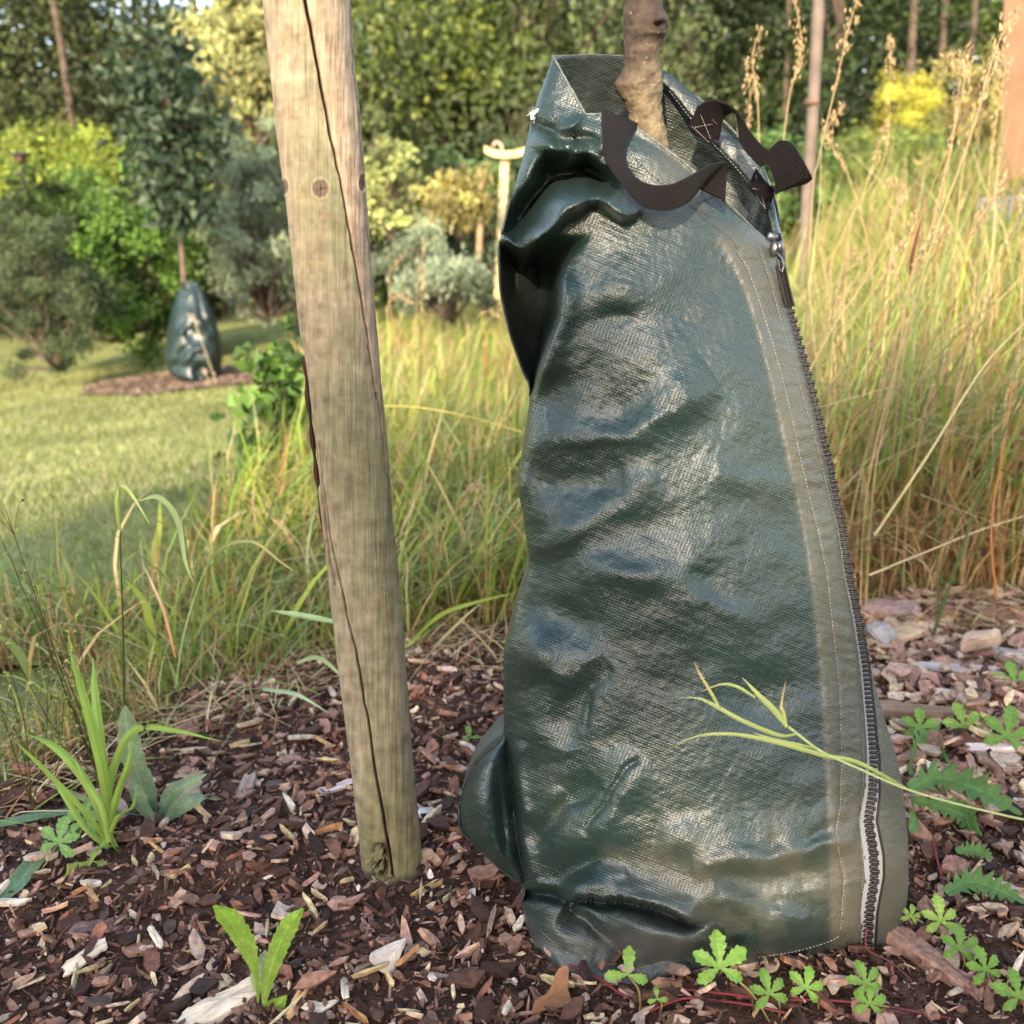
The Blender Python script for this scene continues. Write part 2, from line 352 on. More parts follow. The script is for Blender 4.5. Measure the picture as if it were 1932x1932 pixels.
# ---------------------------------------------------------------- mulch
CH = np.array([(.07, .032, .024), (.14, .064, .046), (.23, .115, .088), (.32, .175, .14), (.42, .25, .205), (.035, .019, .016), (.50, .36, .30), (.24, .10, .07), (.58, .42, .28), (.10, .062, .055)])
CH = CH * np.array([.86, .86, .74])
CW = np.array([.20, .21, .17, .11, .07, .12, .03, .05, .02, .04]); CW = CW / CW.sum()
def bedz(x, y): return gz(x, y) + .002 + bump_bed(x, y)
def chips(n, x0, x1, y0, y1, test, lmed, lsig, tilt, lift, power=1.0, cols=CH, cw=CW, zf=bedz, asp=(.2, .8)):
    X, Y = scatter(n, x0, x1, y0, y1, test, power)
    L = np.minimum(np.exp(rng.normal(np.log(lmed), lsig, n)), max(.042, lmed * 1.6)); Wd = L * rng.uniform(*asp, n); T = np.minimum(L * rng.uniform(.06, .22, n), .006)
    k = 6; th = np.linspace(0, 2 * np.pi, k, endpoint=False)[None] + rng.uniform(-.35, .35, (n, k))
    rr = rng.uniform(.65, 1.15, (n, k))
    u = np.cos(th) * rr * L[:, None] / 2; v = np.sin(th) * rr * Wd[:, None] / 2
    curl = rng.normal(0, 6, n)[:, None] * (v ** 2 + .3 * u ** 2) 
    top = np.stack([u, v, T[:, None] / 2 + curl + rng.normal(0, .12, (n, k)) * T[:, None]], -1)
    bot = np.stack([u * .93, v * .93, -T[:, None] / 2 + curl], -1)
    ctr = np.stack([u.mean(1), v.mean(1), T * .55 + curl.mean(1) * .5], -1)[:, None]
    V = np.concatenate([top, bot, ctr], 1)                     # (n,13,3)
    a = rng.uniform(0, 2 * np.pi, n); tx = rng.normal(0, tilt, n); ty = rng.normal(0, tilt, n)
    ca, sa = np.cos(a), np.sin(a)
    cx, sx = np.cos(tx), np.sin(tx); y_ = V[..., 1] * cx[:, None] - V[..., 2] * sx[:, None]; z_ = V[..., 1] * sx[:, None] + V[..., 2] * cx[:, None]
    cyy, sy = np.cos(ty), np.sin(ty); x_ = V[..., 0] * cyy[:, None] + z_ * sy[:, None]; z2 = -V[..., 0] * sy[:, None] + z_ * cyy[:, None]
    xr = x_ * ca[:, None] - y_ * sa[:, None]; yr = x_ * sa[:, None] + y_ * ca[:, None]
    z0 = zf(X, Y) + rng.uniform(0, lift, n) + T * .3
    V = np.stack([xr + X[:, None], yr + Y[:, None], z2 + z0[:, None]], -1)
    b = (np.arange(n) * 13)[:, None]; j = np.arange(k); j2 = (j + 1) % k
    Tt = np.stack([b + 12 + 0 * j, b + j, b + j2], -1).reshape(-1, 3)
    Q = np.stack([b + j, b + 6 + j, b + 6 + j2, b + j2], -1).reshape(-1, 4)
    c = cols[rng.choice(len(cols), n, p=cw)] * rng.uniform(.75, 1.3, (n, 1))
    colr = np.repeat(c[:, None], 13, 1) * rng.uniform(.82, 1.15, (n, 13, 1)); colr[:, 6:12] *= .8
    return V.reshape(-1, 3), Q, Tt, colr.reshape(-1, 3)
def chip_obj(name, label, parts, m=None):
    V = []; Q = []; T = []; C = []; k = 0
    for p in parts:
        V.append(p[0]); Q.append(p[1] + k); T.append(p[2] + k); C.append(p[3]); k += len(p[0])
    o = link(name, fast(name, np.concatenate(V), [np.concatenate(Q), np.concatenate(T)], np.concatenate(C), smooth=False), m or M_chip)
    return prop(o, label, 'mulch', kind='stuff')
inb = lambda x, y: fr(x, y) & in_bed(x, y) & (((x - .20) / .16) ** 2 + ((y - .955) / .12) ** 2 > 1)
chip_obj('bark_mulch', 'reddish brown bark chips and crumbs covering the planting bed', [
    chips(60000, -1.5, 1.9, .3, 2.2, inb, .0034, .5, .6, .005, 1.25),
    chips(30000, -1.5, 1.9, .3, 2.2, inb, .0088, .55, .5, .007, 1.2),
    chips(6500, -1.5, 1.9, .3, 2.2, inb, .021, .48, .32, .011, 1.2, asp=(.22, .65)),
    chips(900, -1.5, 1.9, .3, 2.2, inb, .030, .4, .3, .014, 1.1, cols=np.array([(.44, .31, .20), (.36, .24, .17), (.5, .4, .3), (.3, .2, .15)]), cw=np.full(4, .25), asp=(.12, .4)),
    chips(13000, -1.5, 1.9, .3, 2.2, inb, .013, .45, .4, .009, 1.2, asp=(.07, .25)),
    chips(2600, .45, 1.9, 1.05, 2.2, inb, .034, .35, .3, .014, 1, cols=CH[[2, 3, 4, 6, 8]], cw=np.array([.25, .25, .2, .15, .15])),
    chips(800, -1.5, 1.9, .3, 2.2, inb, .024, .45, .25, .013, 1, cols=STRAWS * .9, cw=np.full(6, 1 / 6), asp=(.04, .16)),
    chips(500, -1.5, 1.9, .3, 2.2, inb, .0065, .35, .6, .012, 1, cols=np.array([(.5, .4, .34), (.42, .33, .3)]), cw=np.array([.5, .5]), asp=(.6, .95))])
chip_obj('ring_mulch', 'pale wood chips round the foot of the young tree on the lawn', [
    chips(2600, YT[0] - 1.2, YT[0] + 1.4, YT[1] - 1.1, YT[1] + 1.1, ring_in, .03, .4, .3, .01, 1, cols=CH[[3, 4, 6, 8, 2]] * np.array([.50, .56, .60]), cw=np.array([.3, .3, .1, .05, .25]), zf=lambda x, y: gz(x, y) + .02)])
# dry litter among the foot of the grass
X, Y = scatter(2600, -1.6, 2.2, 1.0, 2.6, lambda x, y: fr(x, y) & (np.abs(y - bed_edge(x)) < .16), 1)
n = len(X); P = np.stack([X, Y, gz(X, Y) + .004], -1); L = rng.uniform(.04, .16, n); c, _ = palette(n, .85)
V, Q, col = blades(P, L * rng.uniform(.05, .35, n), np.full(n, .0028), L, rng.uniform(0, 6.28, n), np.zeros(n), c, c, 4)
prop(link('grass_litter', fast('grass_litter', V, Q, col), M_straw), 'dead straw lying along the edge of the mulch', 'dry grass', kind='stuff')
# ================================================================ the big watering bag
def tarp_mat():
    m = bpy.data.materials.new('green_tarpaulin'); m.use_nodes = True; t = m.node_tree; p = t.nodes['Principled BSDF']; L = t.links
    N = lambda k: t.nodes.new(k)
    uv = N('ShaderNodeUVMap'); uv.uv_map = 'UVMap'
    at = N('ShaderNodeVertexColor'); at.layer_name = 'Col'; sp = N('ShaderNodeSeparateColor'); L.new(at.outputs[0], sp.inputs[0])
    def math_(op, a, b=None, c=None):
        n = N('ShaderNodeMath'); n.operation = op
        for i, v in enumerate((a, b, c)):
            if v is None: continue
            if isinstance(v, (int, float)): n.inputs[i].default_value = v
            else: L.new(v, n.inputs[i])
        return n.outputs[0]
    def noise(sc, det=4, vec=None):
        n = N('ShaderNodeTexNoise'); n.inputs['Scale'].default_value = sc; n.inputs['Detail'].default_value = det; L.new(vec or uv.outputs[0], n.inputs['Vector']); return n.outputs[0]
    mp = N('ShaderNodeMapping'); mp.inputs['Rotation'].default_value[2] = R_(22); L.new(uv.outputs[0], mp.inputs[0])
    sx = N('ShaderNodeSeparateXYZ'); L.new(mp.outputs[0], sx.inputs[0])
    nn = noise(60, 2)
    k = 2 * math.pi / .0027
    u = math_('SINE', math_('MULTIPLY_ADD', sx.outputs[0], k * .8, math_('MULTIPLY', nn, 5.0)))
    v = math_('SINE', math_('MULTIPLY_ADD', sx.outputs[1], k, math_('MULTIPLY', nn, 4.0)))
    weave = math_('ADD', math_('MULTIPLY', math_('MULTIPLY', u, v), .8), math_('MULTIPLY', v, .5))
    mpl = N('ShaderNodeMapping'); mpl.inputs['Scale'].default_value = (7, 170, 1); L.new(mp.outputs[0], mpl.inputs[0])
    lines = noise(1, 3, mpl.outputs[0])                        # long threads standing proud
    patch = noise(26, 3)
    wv = math_('MULTIPLY', weave, math_('MULTIPLY_ADD', patch, 1.6, -.25))
    wv = math_('MULTIPLY', wv, math_('SUBTRACT', 1, math_('MULTIPLY', sp.outputs[1], .85)))
    crk = noise(150, 5)
    h = math_('ADD', math_('ADD', math_('MULTIPLY', wv, .20), math_('MULTIPLY', lines, .7)), math_('MULTIPLY', crk, 1.1))
    b = N('ShaderNodeBump'); b.inputs['Strength'].default_value = .8; b.inputs['Distance'].default_value = .0015; L.new(h, b.inputs['Height']); L.new(b.outputs[0], p.inputs['Normal'])
    def mix(f, a, c, bt='MIX'):
        n = N('ShaderNodeMix'); n.data_type = 'RGBA'; n.blend_type = bt
        (L.new(f, n.inputs[0]) if not isinstance(f, (int, float)) else setattr(n.inputs[0], 'default_value', f))
        for i, q in ((6, a), (7, c)):
            if isinstance(q, tuple): n.inputs[i].default_value = (*q, 1)
            else: L.new(q, n.inputs[i])
        return n.outputs[2]
    base = mix(noise(9, 5), (.0045, .0130, .0120), (.0115, .027, .0245))
    dn = noise(20, 6)
    dust = math_('MULTIPLY', sp.outputs[0], math_('MULTIPLY_ADD', dn, 1.1, .35)); dust = math_('MINIMUM', dust, 1)
    c = mix(dust, base, (.062, .056, .038))
    grime = math_('MINIMUM', math_('MULTIPLY', sp.outputs[2], math_('MULTIPLY_ADD', noise(45, 6), 1.6, -.1)), 1)
    c = mix(grime, c, (.06, .06, .055))
    spk = math_('MULTIPLY', math_('GREATER_THAN', noise(420, 2), .70), .35); c = mix(spk, c, (.12, .15, .13))
    L.new(c, p.inputs['Base Color'])
    r = math_('ADD', math_('MULTIPLY_ADD', noise(14, 4), .2, .29), math_('MULTIPLY', math_('MAXIMUM', dust, grime), .22)); L.new(r, p.inputs['Roughness'])
    p.inputs['Specular IOR Level'].default_value = .65
    return m
M_tarp = tarp_mat()
M_tin = mat('tarp_inside', .45, use_col=False, base=(.10, .085, .06), spec=.5, noise=(30, .6, 1.3), bump=(300, .5, .001))

def interp_rows(rows, nF, nT):
    """rows of photo-space polylines -> dense (nT,nF) px, py grids; s = sin(theta)"""
    th = np.linspace(-np.pi / 2, np.pi / 2, nF); s = (np.sin(th) + 1) / 2
    PX = []; PYv = []
    for r in rows:
        r = np.array(r, float)
        if len(r) == 2: q = r[0] + (r[1] - r[0]) * s[:, None]
        else:
            d = np.abs(np.diff(r[:, 0])) + .3 * np.abs(np.diff(r[:, 1])); u = np.concatenate([[0], np.cumsum(d)]); u /= u[-1]
            q = np.stack([np.interp(s, u, r[:, 0]), np.interp(s, u, r[:, 1])], 1)
        PX.append(q[:, 0]); PYv.append(q[:, 1])
    PX = np.array(PX); PYv = np.array(PYv)
    L = np.concatenate([[0], np.cumsum(np.abs(np.diff(PYv.mean(1))) + 12)]); t = np.linspace(0, L[-1], nT)
    f = lambda A: np.stack([np.interp(t, L, A[:, j]) for j in range(A.shape[1])], 1)
    return f(PX), f(PYv), s, t, L
def smooth_t(A, sig):
    k = int(sig * 3); g = np.exp(-np.arange(-k, k + 1) ** 2 / (2 * sig ** 2)); g /= g.sum()
    B = np.concatenate([2 * A[:1] - A[k:0:-1], A, 2 * A[-1:] - A[-2:-k - 2:-1]]); 
    return np.stack([np.convolve(B[:, j], g, 'valid') for j in range(A.shape[1])], 1)
def smooth_s(A, sig): return smooth_t(A.T, sig).T
rows = [
 [(1010,1788),(1060,1834),(1120,1857),(1190,1868),(1260,1860),(1330,1842),(1480,1816),(1600,1798),(1650,1793),(1688,1788)],
 [(993,1748),(1060,1795),(1190,1825),(1330,1805),(1480,1780),(1600,1760),(1704,1742)],
 [(984,1705),(1060,1740),(1190,1765),(1330,1755),(1480,1735),(1600,1715),(1713,1692)],
 [(994,1676),(1350,1700),(1714,1650)], [(952,1647),(1715,1620)], [(908,1606),(1713,1585)], [(868,1568),(1710,1550)], [(866,1530),(1707,1515)], [(875,1488),(1702,1475)], [(895,1445),(1693,1435)], [(922,1415),(1687,1412)], [(951,1396),(1683,1398)], [(950,1378),(1676,1380)], [(950,1310),(1653,1300)], [(950,1235),(1632,1210)], [(970,1155),(1616,1120)], [(999,1065),(1602,1040)],
 [(986,968),(1584,960)], [(975,915),(1574,900)], [(987,850),(1560,840)], [(999,770),(1541,760)], [(1000,726),(1531,718)],
 [(986,700),(1521,688)], [(962,630),(1502,620)], [(944,550),(1487,560)], [(940,465),(1250,480),(1478,512)],
 [(958,395),(1100,400),(1250,425),(1380,465),(1473,492)], [(982,315),(1100,328),(1250,365),(1370,428),(1467,477)],
 [(998,245),(1100,285),(1240,322),(1360,402),(1461,467)], [(1003,220),(1075,240),(1140,258),(1240,298),(1362,388),(1459,464)],
 [(1044,106),(1062,140),(1085,180),(1105,216),(1160,214),(1215,250),(1290,306),(1340,350),(1378,388),(1420,430),(1440,448),(1456,461)]]
BK_TOP = [(1044,106),(1110,103),(1175,105),(1250,140),(1330,192),(1400,262),(1445,325),(1466,388),(1476,456)]
nF, nB, nT = 460, 90, 640
PXg, PYg, S_, tt, LL = interp_rows(rows, nF, nT)
PXg = smooth_t(PXg, 3); PYg = smooth_t(PYg, 3)
ym_ = -PYg.mean(1)
Yc = np.interp(ym_, [-1820, -1740, -1480, -1150, -700, -400, -310], [.862, .868, .885, .90, .915, .925, .93])[:, None]; TF = np.interp(ym_, [-1820, -1770, -1680, -1480, -1150, -700, -420, -340, -300], [.058, .075, .095, .10, .095, .085, .065, .05, .04])[:, None]
ct0 = np.clip(1 - (2 * S_ - 1) ** 2, 0, 1)[None] ** .57
LBX = np.interp(PYg, [1370, 1395, 1440, 1485, 1530, 1575, 1620, 1650, 1672], [948, 956, 962, 966, 969, 974, 981, 988, 992])
wlb = sst(1380, 1400, PYg) * (1 - sst(1655, 1680, PYg)); XL = PXg[:, :1]; XR = PXg[:, -1:]; xlb = XL + (np.maximum(LBX, XL) - XL) * wlb
sb = np.clip((PXg - xlb) / (XR - xlb), 0, 1); q = np.clip((PXg - XL) / np.maximum(xlb - XL, 1), 0, 1)
ct = np.clip(1 - (2 * sb - 1) ** 2, 0, 1) ** .57 + .42 * np.clip(1 - (2 * q - 1) ** 2, 0, 1) ** .7 * wlb * (PXg < xlb) * np.clip((xlb - XL) / 60, 0, 1)
disp = np.zeros((nT, nF))
def seg_d(px, py, pl):
    """signed distance to a polyline (positive on its left going along, photo y down -> 'left' = above when going right) and position along"""
    pl = np.array(pl, float); best = np.full(px.shape, 1e9); sg = np.zeros(px.shape); al = np.zeros(px.shape)
    Ls = np.concatenate([[0], np.cumsum(np.linalg.norm(np.diff(pl, axis=0), axis=1))])
    for i in range(len(pl) - 1):
        a, b = pl[i], pl[i + 1]; d = b - a; l2 = (d ** 2).sum()
        u = ((px - a[0]) * d[0] + (py - a[1]) * d[1]) / l2; uc = np.clip(u, 0, 1)
        qx = px - a[0] - uc * d[0]; qy = py - a[1] - uc * d[1]; dd = np.hypot(qx, qy)
        side = np.sign(d[0] * qy - d[1] * qx); k = dd < best
        best = np.where(k, dd, best); sg = np.where(k, side, sg); al = np.where(k, Ls[i] + uc * np.sqrt(l2), al)
    return best, -sg, al / Ls[-1]
wx = PXg + 7 * vnoise(PXg / 38, PYg / 38, 61); wy = PYg + 7 * vnoise(PXg / 38, PYg / 38, 62)
def ridge(pl, up, dn, amp, tip=.25):
    """crest (amp>0) or valley along pl; up / dn = width in photo px on its upper-left / lower-right side"""
    global disp
    if max(up, dn) > 13: up, dn, amp = up * WF, dn * WF, amp * AF
    d, sg, a = seg_d(wx, wy, pl); w_ = np.where(sg > 0, up, dn)
    tp = np.clip(np.minimum(a, 1 - a) / max(tip, 1e-3), 0, 1) ** .6 * (1 if tip else 1)
    disp += amp * np.exp(-(d / w_) ** (2 if max(up, dn) > 13 else 1.5)) * (tp if tip else 1)
def blob(x, y, rx, ry, amp, ang=0):
    global disp
    c, s = math.cos(R_(ang)), math.sin(R_(ang)); u = (wx - x) * c + (wy - y) * s; v = -(wx - x) * s + (wy - y) * c
    disp += amp * np.exp(-(u / rx) ** 2 - (v / ry) ** 2)
WF, AF = 1.0, 1.0
# --- corner of the bag bulging out at the lower left, the main panel folded over it
lb = np.interp(PYg, [1370, 1395, 1440, 1485, 1530, 1575, 1620, 1650, 1672], [948, 956, 962, 966, 969, 974, 981, 988, 992]) + 4 * vnoise(PYg / 30, PYg * 0, 64)
wl = sst(1385, 1420, PYg) * (1 - sst(1640, 1672, PYg))
disp -= .014 * (1 / (1 + np.exp(-(lb - PXg) / 2.6))) * wl
disp += .016 * np.exp(-((PXg - 908 - .25 * (PYg - 1500)) / 38) ** 2 - ((PYg - 1520) / 85) ** 2) * (PXg < lb) + .010 * np.exp(-((PXg - lb - 14) / 16) ** 2) * wl
disp -= .012 * np.exp(-((PXg - 945 - .1 * (PYg - 1520)) / 8) ** 2 - ((PYg - 1550) / 70) ** 2)
# --- the collapsed flap at the upper left
ln = np.interp(PYg, [395, 430, 470, 500, 527, 560, 599, 653, 700, 732, 760], [1200, 1130, 1080, 1060, 1051, 1050, 1047, 1026, 1010, 1000, 985])
wnd = sst(440, 520, PYg) * (1 - sst(735, 760, PYg))
disp -= .14 * (1 / (1 + np.exp(-(ln - PXg) / 3.5))) * wnd * sst(938, 972, PXg + (PYg < 640) * 12)
disp += .018 * np.exp(-((PXg - ln - 16) / 26) ** 2) * sst(500, 560, PYg) * (1 - sst(690, 760, PYg))
ridge([(1215,392),(1198,401),(1175,400),(1151,394),(1130,378),(1108,376),(1070,400),(1033,430),(1000,475),(979,509),(945,540)], 11, 34, .038, .12)
ridge([(1165,362),(1140,345),(1108,325),(1060,330),(1020,360),(985,410),(962,450)], 26, 24, -.075, .12); ridge([(1085,285),(1040,310),(1010,345)], 12, 14, -.03); blob(1120, 335, 40, 30, -.02); blob(1180, 350, 30, 28, -.010)
ridge([(1140,300),(1152,340),(1150,388)], 7, 12, .012)
ridge([(1003,228),(1040,246),(1085,262),(1130,262)], 8, 10, -.012, .1)
ridge([(1006,262),(1050,285),(1095,300),(1140,292)], 14, 14, .013)
ridge([(1105,216),(1080,238),(1050,250)], 10, 8, .010)
ridge([(1085,262),(1120,285),(1175,300)], 9, 9, -.008)
ridge([(945,560),(975,620),(1000,690)], 18, 22, .010)
# --- body
WF, AF = 1.5, .78
blob(1150, 560, 115, 80, .014, -15); blob(1165, 600, 50, 26, -.008, -10); blob(1240, 660, 60, 40, .006, -20)
ridge([(1060,640),(1075,720),(1110,790)], 20, 30, .006)
ridge([(1060,700),(1085,770),(1150,795),(1230,790)], 34, 38, -.009)
ridge([(985,832),(1040,838),(1090,818),(1140,822),(1180,826),(1225,800),(1270,770),(1320,735),(1350,715)], 42, 26, .019, .15)
ridge([(1020,860),(1090,850),(1190,846),(1260,810)], 10, 24, -.006)
ridge([(1000,935),(1060,905),(1120,905),(1170,885)], 26, 34, -.009)
blob(1015, 975, 26, 20, .006)
ridge([(990,1045),(1050,1025),(1100,985),(1170,950),(1250,905)], 26, 24, .010)
ridge([(1040,1100),(1100,1105),(1180,1080),(1260,1060),(1340,1035),(1400,1040)], 34, 30, .010)
ridge([(1160,1130),(1240,1170),(1330,1180)], 34, 26, .007)
ridge([(1340,890),(1420,905),(1500,930)], 20, 20, .006)
ridge([(975,1140),(1040,1175),(1080,1215),(1110,1250)], 26, 30, -.010)
ridge([(965,1200),(1000,1240),(1060,1270),(1140,1262)], 44, 20, .012)
ridge([(1152,1262),(1102,1294),(1082,1355),(1073,1410)], 12, 26, -.012)
ridge([(1000,1300),(1010,1370),(1040,1440)], 30, 26, .007)
ridge([(1114,1316),(1106,1345),(1100,1378)], 4, 4, -.004)
ridge([(1131,1474),(1095,1506),(1073,1520),(1030,1560),(1000,1600)], 8, 26, -.013)
ridge([(1208,1430),(1182,1455),(1156,1481),(1125,1526),(1098,1575)], 5, 6, -.005, .1)
ridge([(1225,1440),(1190,1475),(1160,1520),(1120,1580)], 14, 28, .007)
ridge([(1065,1490),(1030,1520),(1000,1560)], 14, 14, .008)
ridge([(1140,1612),(1110,1628),(1080,1650),(1034,1682)], 7, 22, -.012)
ridge([(1030,1590),(1090,1580),(1150,1560),(1230,1580)], 26, 26, .010)
ridge([(1180,1640),(1120,1665),(1060,1690)], 14, 12, .009)
ridge([(994,1684),(1020,1686),(1050,1692)], 10, 12, -.03, .0)
ridge([(1200,1580),(1290,1590),(1380,1600),(1450,1602)], 30, 22, .009)
ridge([(1300,1640),(1380,1622),(1470,1618),(1540,1602),(1620,1590)], 14, 11, .014, .12)
ridge([(1345,1652),(1400,1648),(1480,1652),(1560,1640)], 9, 24, -.012)
ridge([(1325,1660),(1390,1700),(1460,1725),(1530,1735)], 14, 26, .012)
ridge([(1475,1600),(1530,1560),(1600,1530)], 18, 10, .006)
WF, AF = 1.1, 1.0
ridge([(1000,880),(1050,905),(1120,912),(1180,890)], 26, 30, -.005); blob(1190, 770, 80, 30, -.004, -10); blob(1060, 1010, 60, 20, .008, -20); blob(1180, 1085, 110, 30, .009, 12); blob(1360, 1150, 90, 26, .006, 20); blob(1400, 1320, 120, 70, -.008, 20); blob(1010, 1240, 42, 60, .010, 0); blob(1080, 1175, 60, 34, -.010, 20)
# pocket fold with its black gap
d, sg, a = seg_d(wx, wy, [(1050,1692),(1080,1701),(1125,1698),(1174,1697),(1210,1706),(1246,1718),(1290,1733),(1335,1752)])
tp = sst(0, .12, a) * (1 - sst(.85, 1, a))
disp += np.where(sg > 0, .022, -.045) * np.exp(-(d / np.where(sg > 0, 38, 11)) ** 1.4) * tp
blob(1255, 1764, 84, 26, .022, 8); ridge([(1190,1810),(1240,1792),(1320,1782)], 12, 18, .006)
ridge([(1062,1712),(1085,1722),(1138,1752),(1165,1780),(1186,1812)], 7, 20, -.020, .1)
ridge([(1010,1730),(1060,1775),(1120,1815)], 26, 26, .010)
ridge([(1200,1812),(1260,1815),(1330,1795),(1420,1780)], 10, 10, -.006)
blob(1500, 1745, 110, 26, .006, -6)
# --- right border: raised welt strip and seams
STX = lambda y: np.interp(y, [380, 450, 500, 560, 640, 720, 800, 900, 1000, 1100, 1300, 1500, 1640, 1800], [1330, 1368, 1395, 1422, 1446, 1466, 1484, 1506, 1528, 1544, 1564, 1574, 1580, 1580])
SE1 = lambda y: np.interp(y, [360, 420, 500, 560, 640, 720, 800, 900, 1000, 1082, 1300, 1434, 1522, 1566, 1610, 1654, 1764], [1290, 1352, 1408, 1430, 1456, 1478, 1496, 1518, 1543, 1560, 1584, 1588, 1585, 1578, 1583, 1593, 1585])
SE2 = lambda y: np.interp(y, [420, 470, 520, 600, 700, 800, 900, 1000, 1082, 1214, 1346, 1456, 1566, 1640, 1700, 1780], [1400, 1432, 1450, 1472, 1501, 1530, 1556, 1580, 1596, 1618, 1627, 1629, 1623, 1628, 1626, 1618])
ZPX = lambda y: np.interp(y, [440, 500, 580, 720, 870, 1000, 1082, 1170, 1258, 1346, 1434, 1500, 1548, 1610, 1654, 1720, 1775, 1800], [1463, 1474, 1489, 1527, 1562, 1588, 1599, 1618, 1632, 1641, 1648, 1645, 1637, 1647, 1649, 1639, 1637, 1636])
strip = np.exp(-((PXg - STX(PYg)) / 11) ** 4) * sst(430, 520, PYg) * (1 - sst(1560, 1640, PYg))
border = sst(-24, -4, PXg - STX(PYg)) * sst(400, 470, PYg)
disp += .0022 * strip + .0006 * border
for SE in (SE1, SE2): disp -= .0016 * np.exp(-((PXg - SE(PYg)) / 3.2) ** 2) * sst(430, 480, PYg)
# gathers running off the seams
disp += .0011 * np.sin(PYg / 4.2 + 2.2 * vnoise(PXg / 30, PYg / 25, 71)) * np.exp(-((PXg - (SE1(PYg) + SE2(PYg)) / 2) / 26) ** 2) * (.4 + .6 * vnoise(PYg / 40, PXg / 60, 72)) * sst(430, 500, PYg)
# zipper channel and the bulging panel to its right
chan = np.exp(-((PXg - ZPX(PYg)) / 15) ** 4) * sst(440, 480, PYg)
disp -= .005 * chan * sst(1000, 1250, PYg)
# rim hem and broad cloth movement
disp += .0034 * fbm(PXg / 120, PYg / 100, 81, 2) + .0005 * (1 - np.abs(fbm(PXg / 44, PYg / 40, 85, 3))) + .00035 * fbm(PXg / 9, PYg / 9, 88, 2)
disp += .0008 * vnoise(PXg / 60 - PYg / 90, PYg / 40 + PXg / 90, 90) * (1 - border)
disp = smooth_t(smooth_s(disp, 1.0), 1.0)
disp *= np.clip(ct0 * 9, 0, 1) ** .7
toprow = sst(0, .02, (tt[-1] - tt) / tt[-1])[:, None]
Yf = Yc - TF * ct - disp * (.25 + .75 * toprow)
Pf = PY(PXg, PYg, Yf)
# keep the foot of the bag on the soil
bot = 1 - sst(0, 70, tt)[:, None]
gl = G(PXg[0], PYg[0]); Pf[:, :, :] = Pf + ((gl - Pf[0])[None] * bot[..., None])
Pf[..., 2] = np.maximum(Pf[..., 2], gz(Pf[..., 0], Pf[..., 1]) - .004)
# back half
ph = np.linspace(0, np.pi, nB + 2)[1:-1]; cs = (1 + np.cos(ph)) / 2      # 1 at right end -> 0 at left
Rt = Pf[:, -1]; Lf = Pf[:, 0]
TBk = np.interp(tt, LL, np.interp(np.arange(len(rows)), [0, 3, 15, 25, 29, 30], [.15, .17, .15, .12, .10, .085]))
Pb = Lf[:, None] + (Rt - Lf)[:, None] * cs[None, :, None]; Pb[..., 1] += TBk[:, None] * (np.sin(ph)[None] ** .7)
tp_ = np.array(BK_TOP, float); dd = np.concatenate([[0], np.cumsum(np.hypot(*np.diff(tp_, axis=0).T))]); dd /= dd[-1]
bx = np.interp(cs, dd, tp_[:, 0]); by = np.interp(cs, dd, tp_[:, 1])
topb = PY(bx, by, .93 + .085 * np.sin(ph) ** .7)
i0 = int(nT * .78); f = sst(i0, nT - 1, np.arange(nT))[:, None, None]
Pb = Pb + (topb - Pb[-1])[None] * f
Pb[..., 1] += .006 * fbm(np.arange(nB)[None] / 9, np.arange(nT)[:, None] / 60, 95, 3)
ring = np.concatenate([Pf, Pb], 1); NR = nF + nB
I = np.arange(nT * NR).reshape(nT, NR); J = np.concatenate([I, I[:, :1]], 1)
Q = np.stack([J[:-1, :-1], J[:-1, 1:], J[1:, 1:], J[1:, :-1]], -1).reshape(-1, 4)
uvF = np.stack([PXg / F, -PYg / F], -1); uvB = np.stack([Pb[..., 0] * 1.1, Pb[..., 2] * 1.1], -1)
dust = np.zeros((nT, nF)); dust += .03 + .75 * border + .14 * sst(-240, -30, PXg - STX(PYg)) * (1 - border) * (1 - sst(900, 1300, PYg))
dust += .42 * np.exp(-((PYg - 1660) / 75) ** 2) * sst(1100, 1350, PXg) + .25 * sst(.15, .7, fbm(PXg / 50, PYg / 60, 103, 4)) * sst(1350, 1650, PYg) 
dust += .55 * sst(0, 1, (1 - (np.hypot(PXg - 1290, PYg - 330)) / 120).clip(0, 1))
grime = np.clip(np.exp(-((PYg - 1790 - .12 * (1190 - PXg)) / 46) ** 2) * (1 - sst(1180, 1420, PXg)) * 1.1 + .45 * (1 - sst(0, 60, tt)[:, None]), 0, 1)
col = np.concatenate([np.stack([np.clip(dust, 0, 1), strip, grime], -1), np.zeros((nT, nB, 3)) + [.25, 0, .1]], 1)
bag = empty('watering_bag', G(1350, 1820) + [0, .1, 0], 'large dark green tarpaulin watering bag wrapped round the tree trunk in front', 'watering bag')
sh = link('bag_shell', fast('bag_shell', ring.reshape(-1, 3), Q, col.reshape(-1, 3), uv=np.concatenate([uvF, uvB], 1).reshape(-1, 2)), M_tarp, bag)
sh.data.materials.append(M_tin)
so_ = sh.modifiers.new('solid', 'SOLIDIFY'); so_.thickness = .0011; so_.offset = -1; so_.use_rim = True

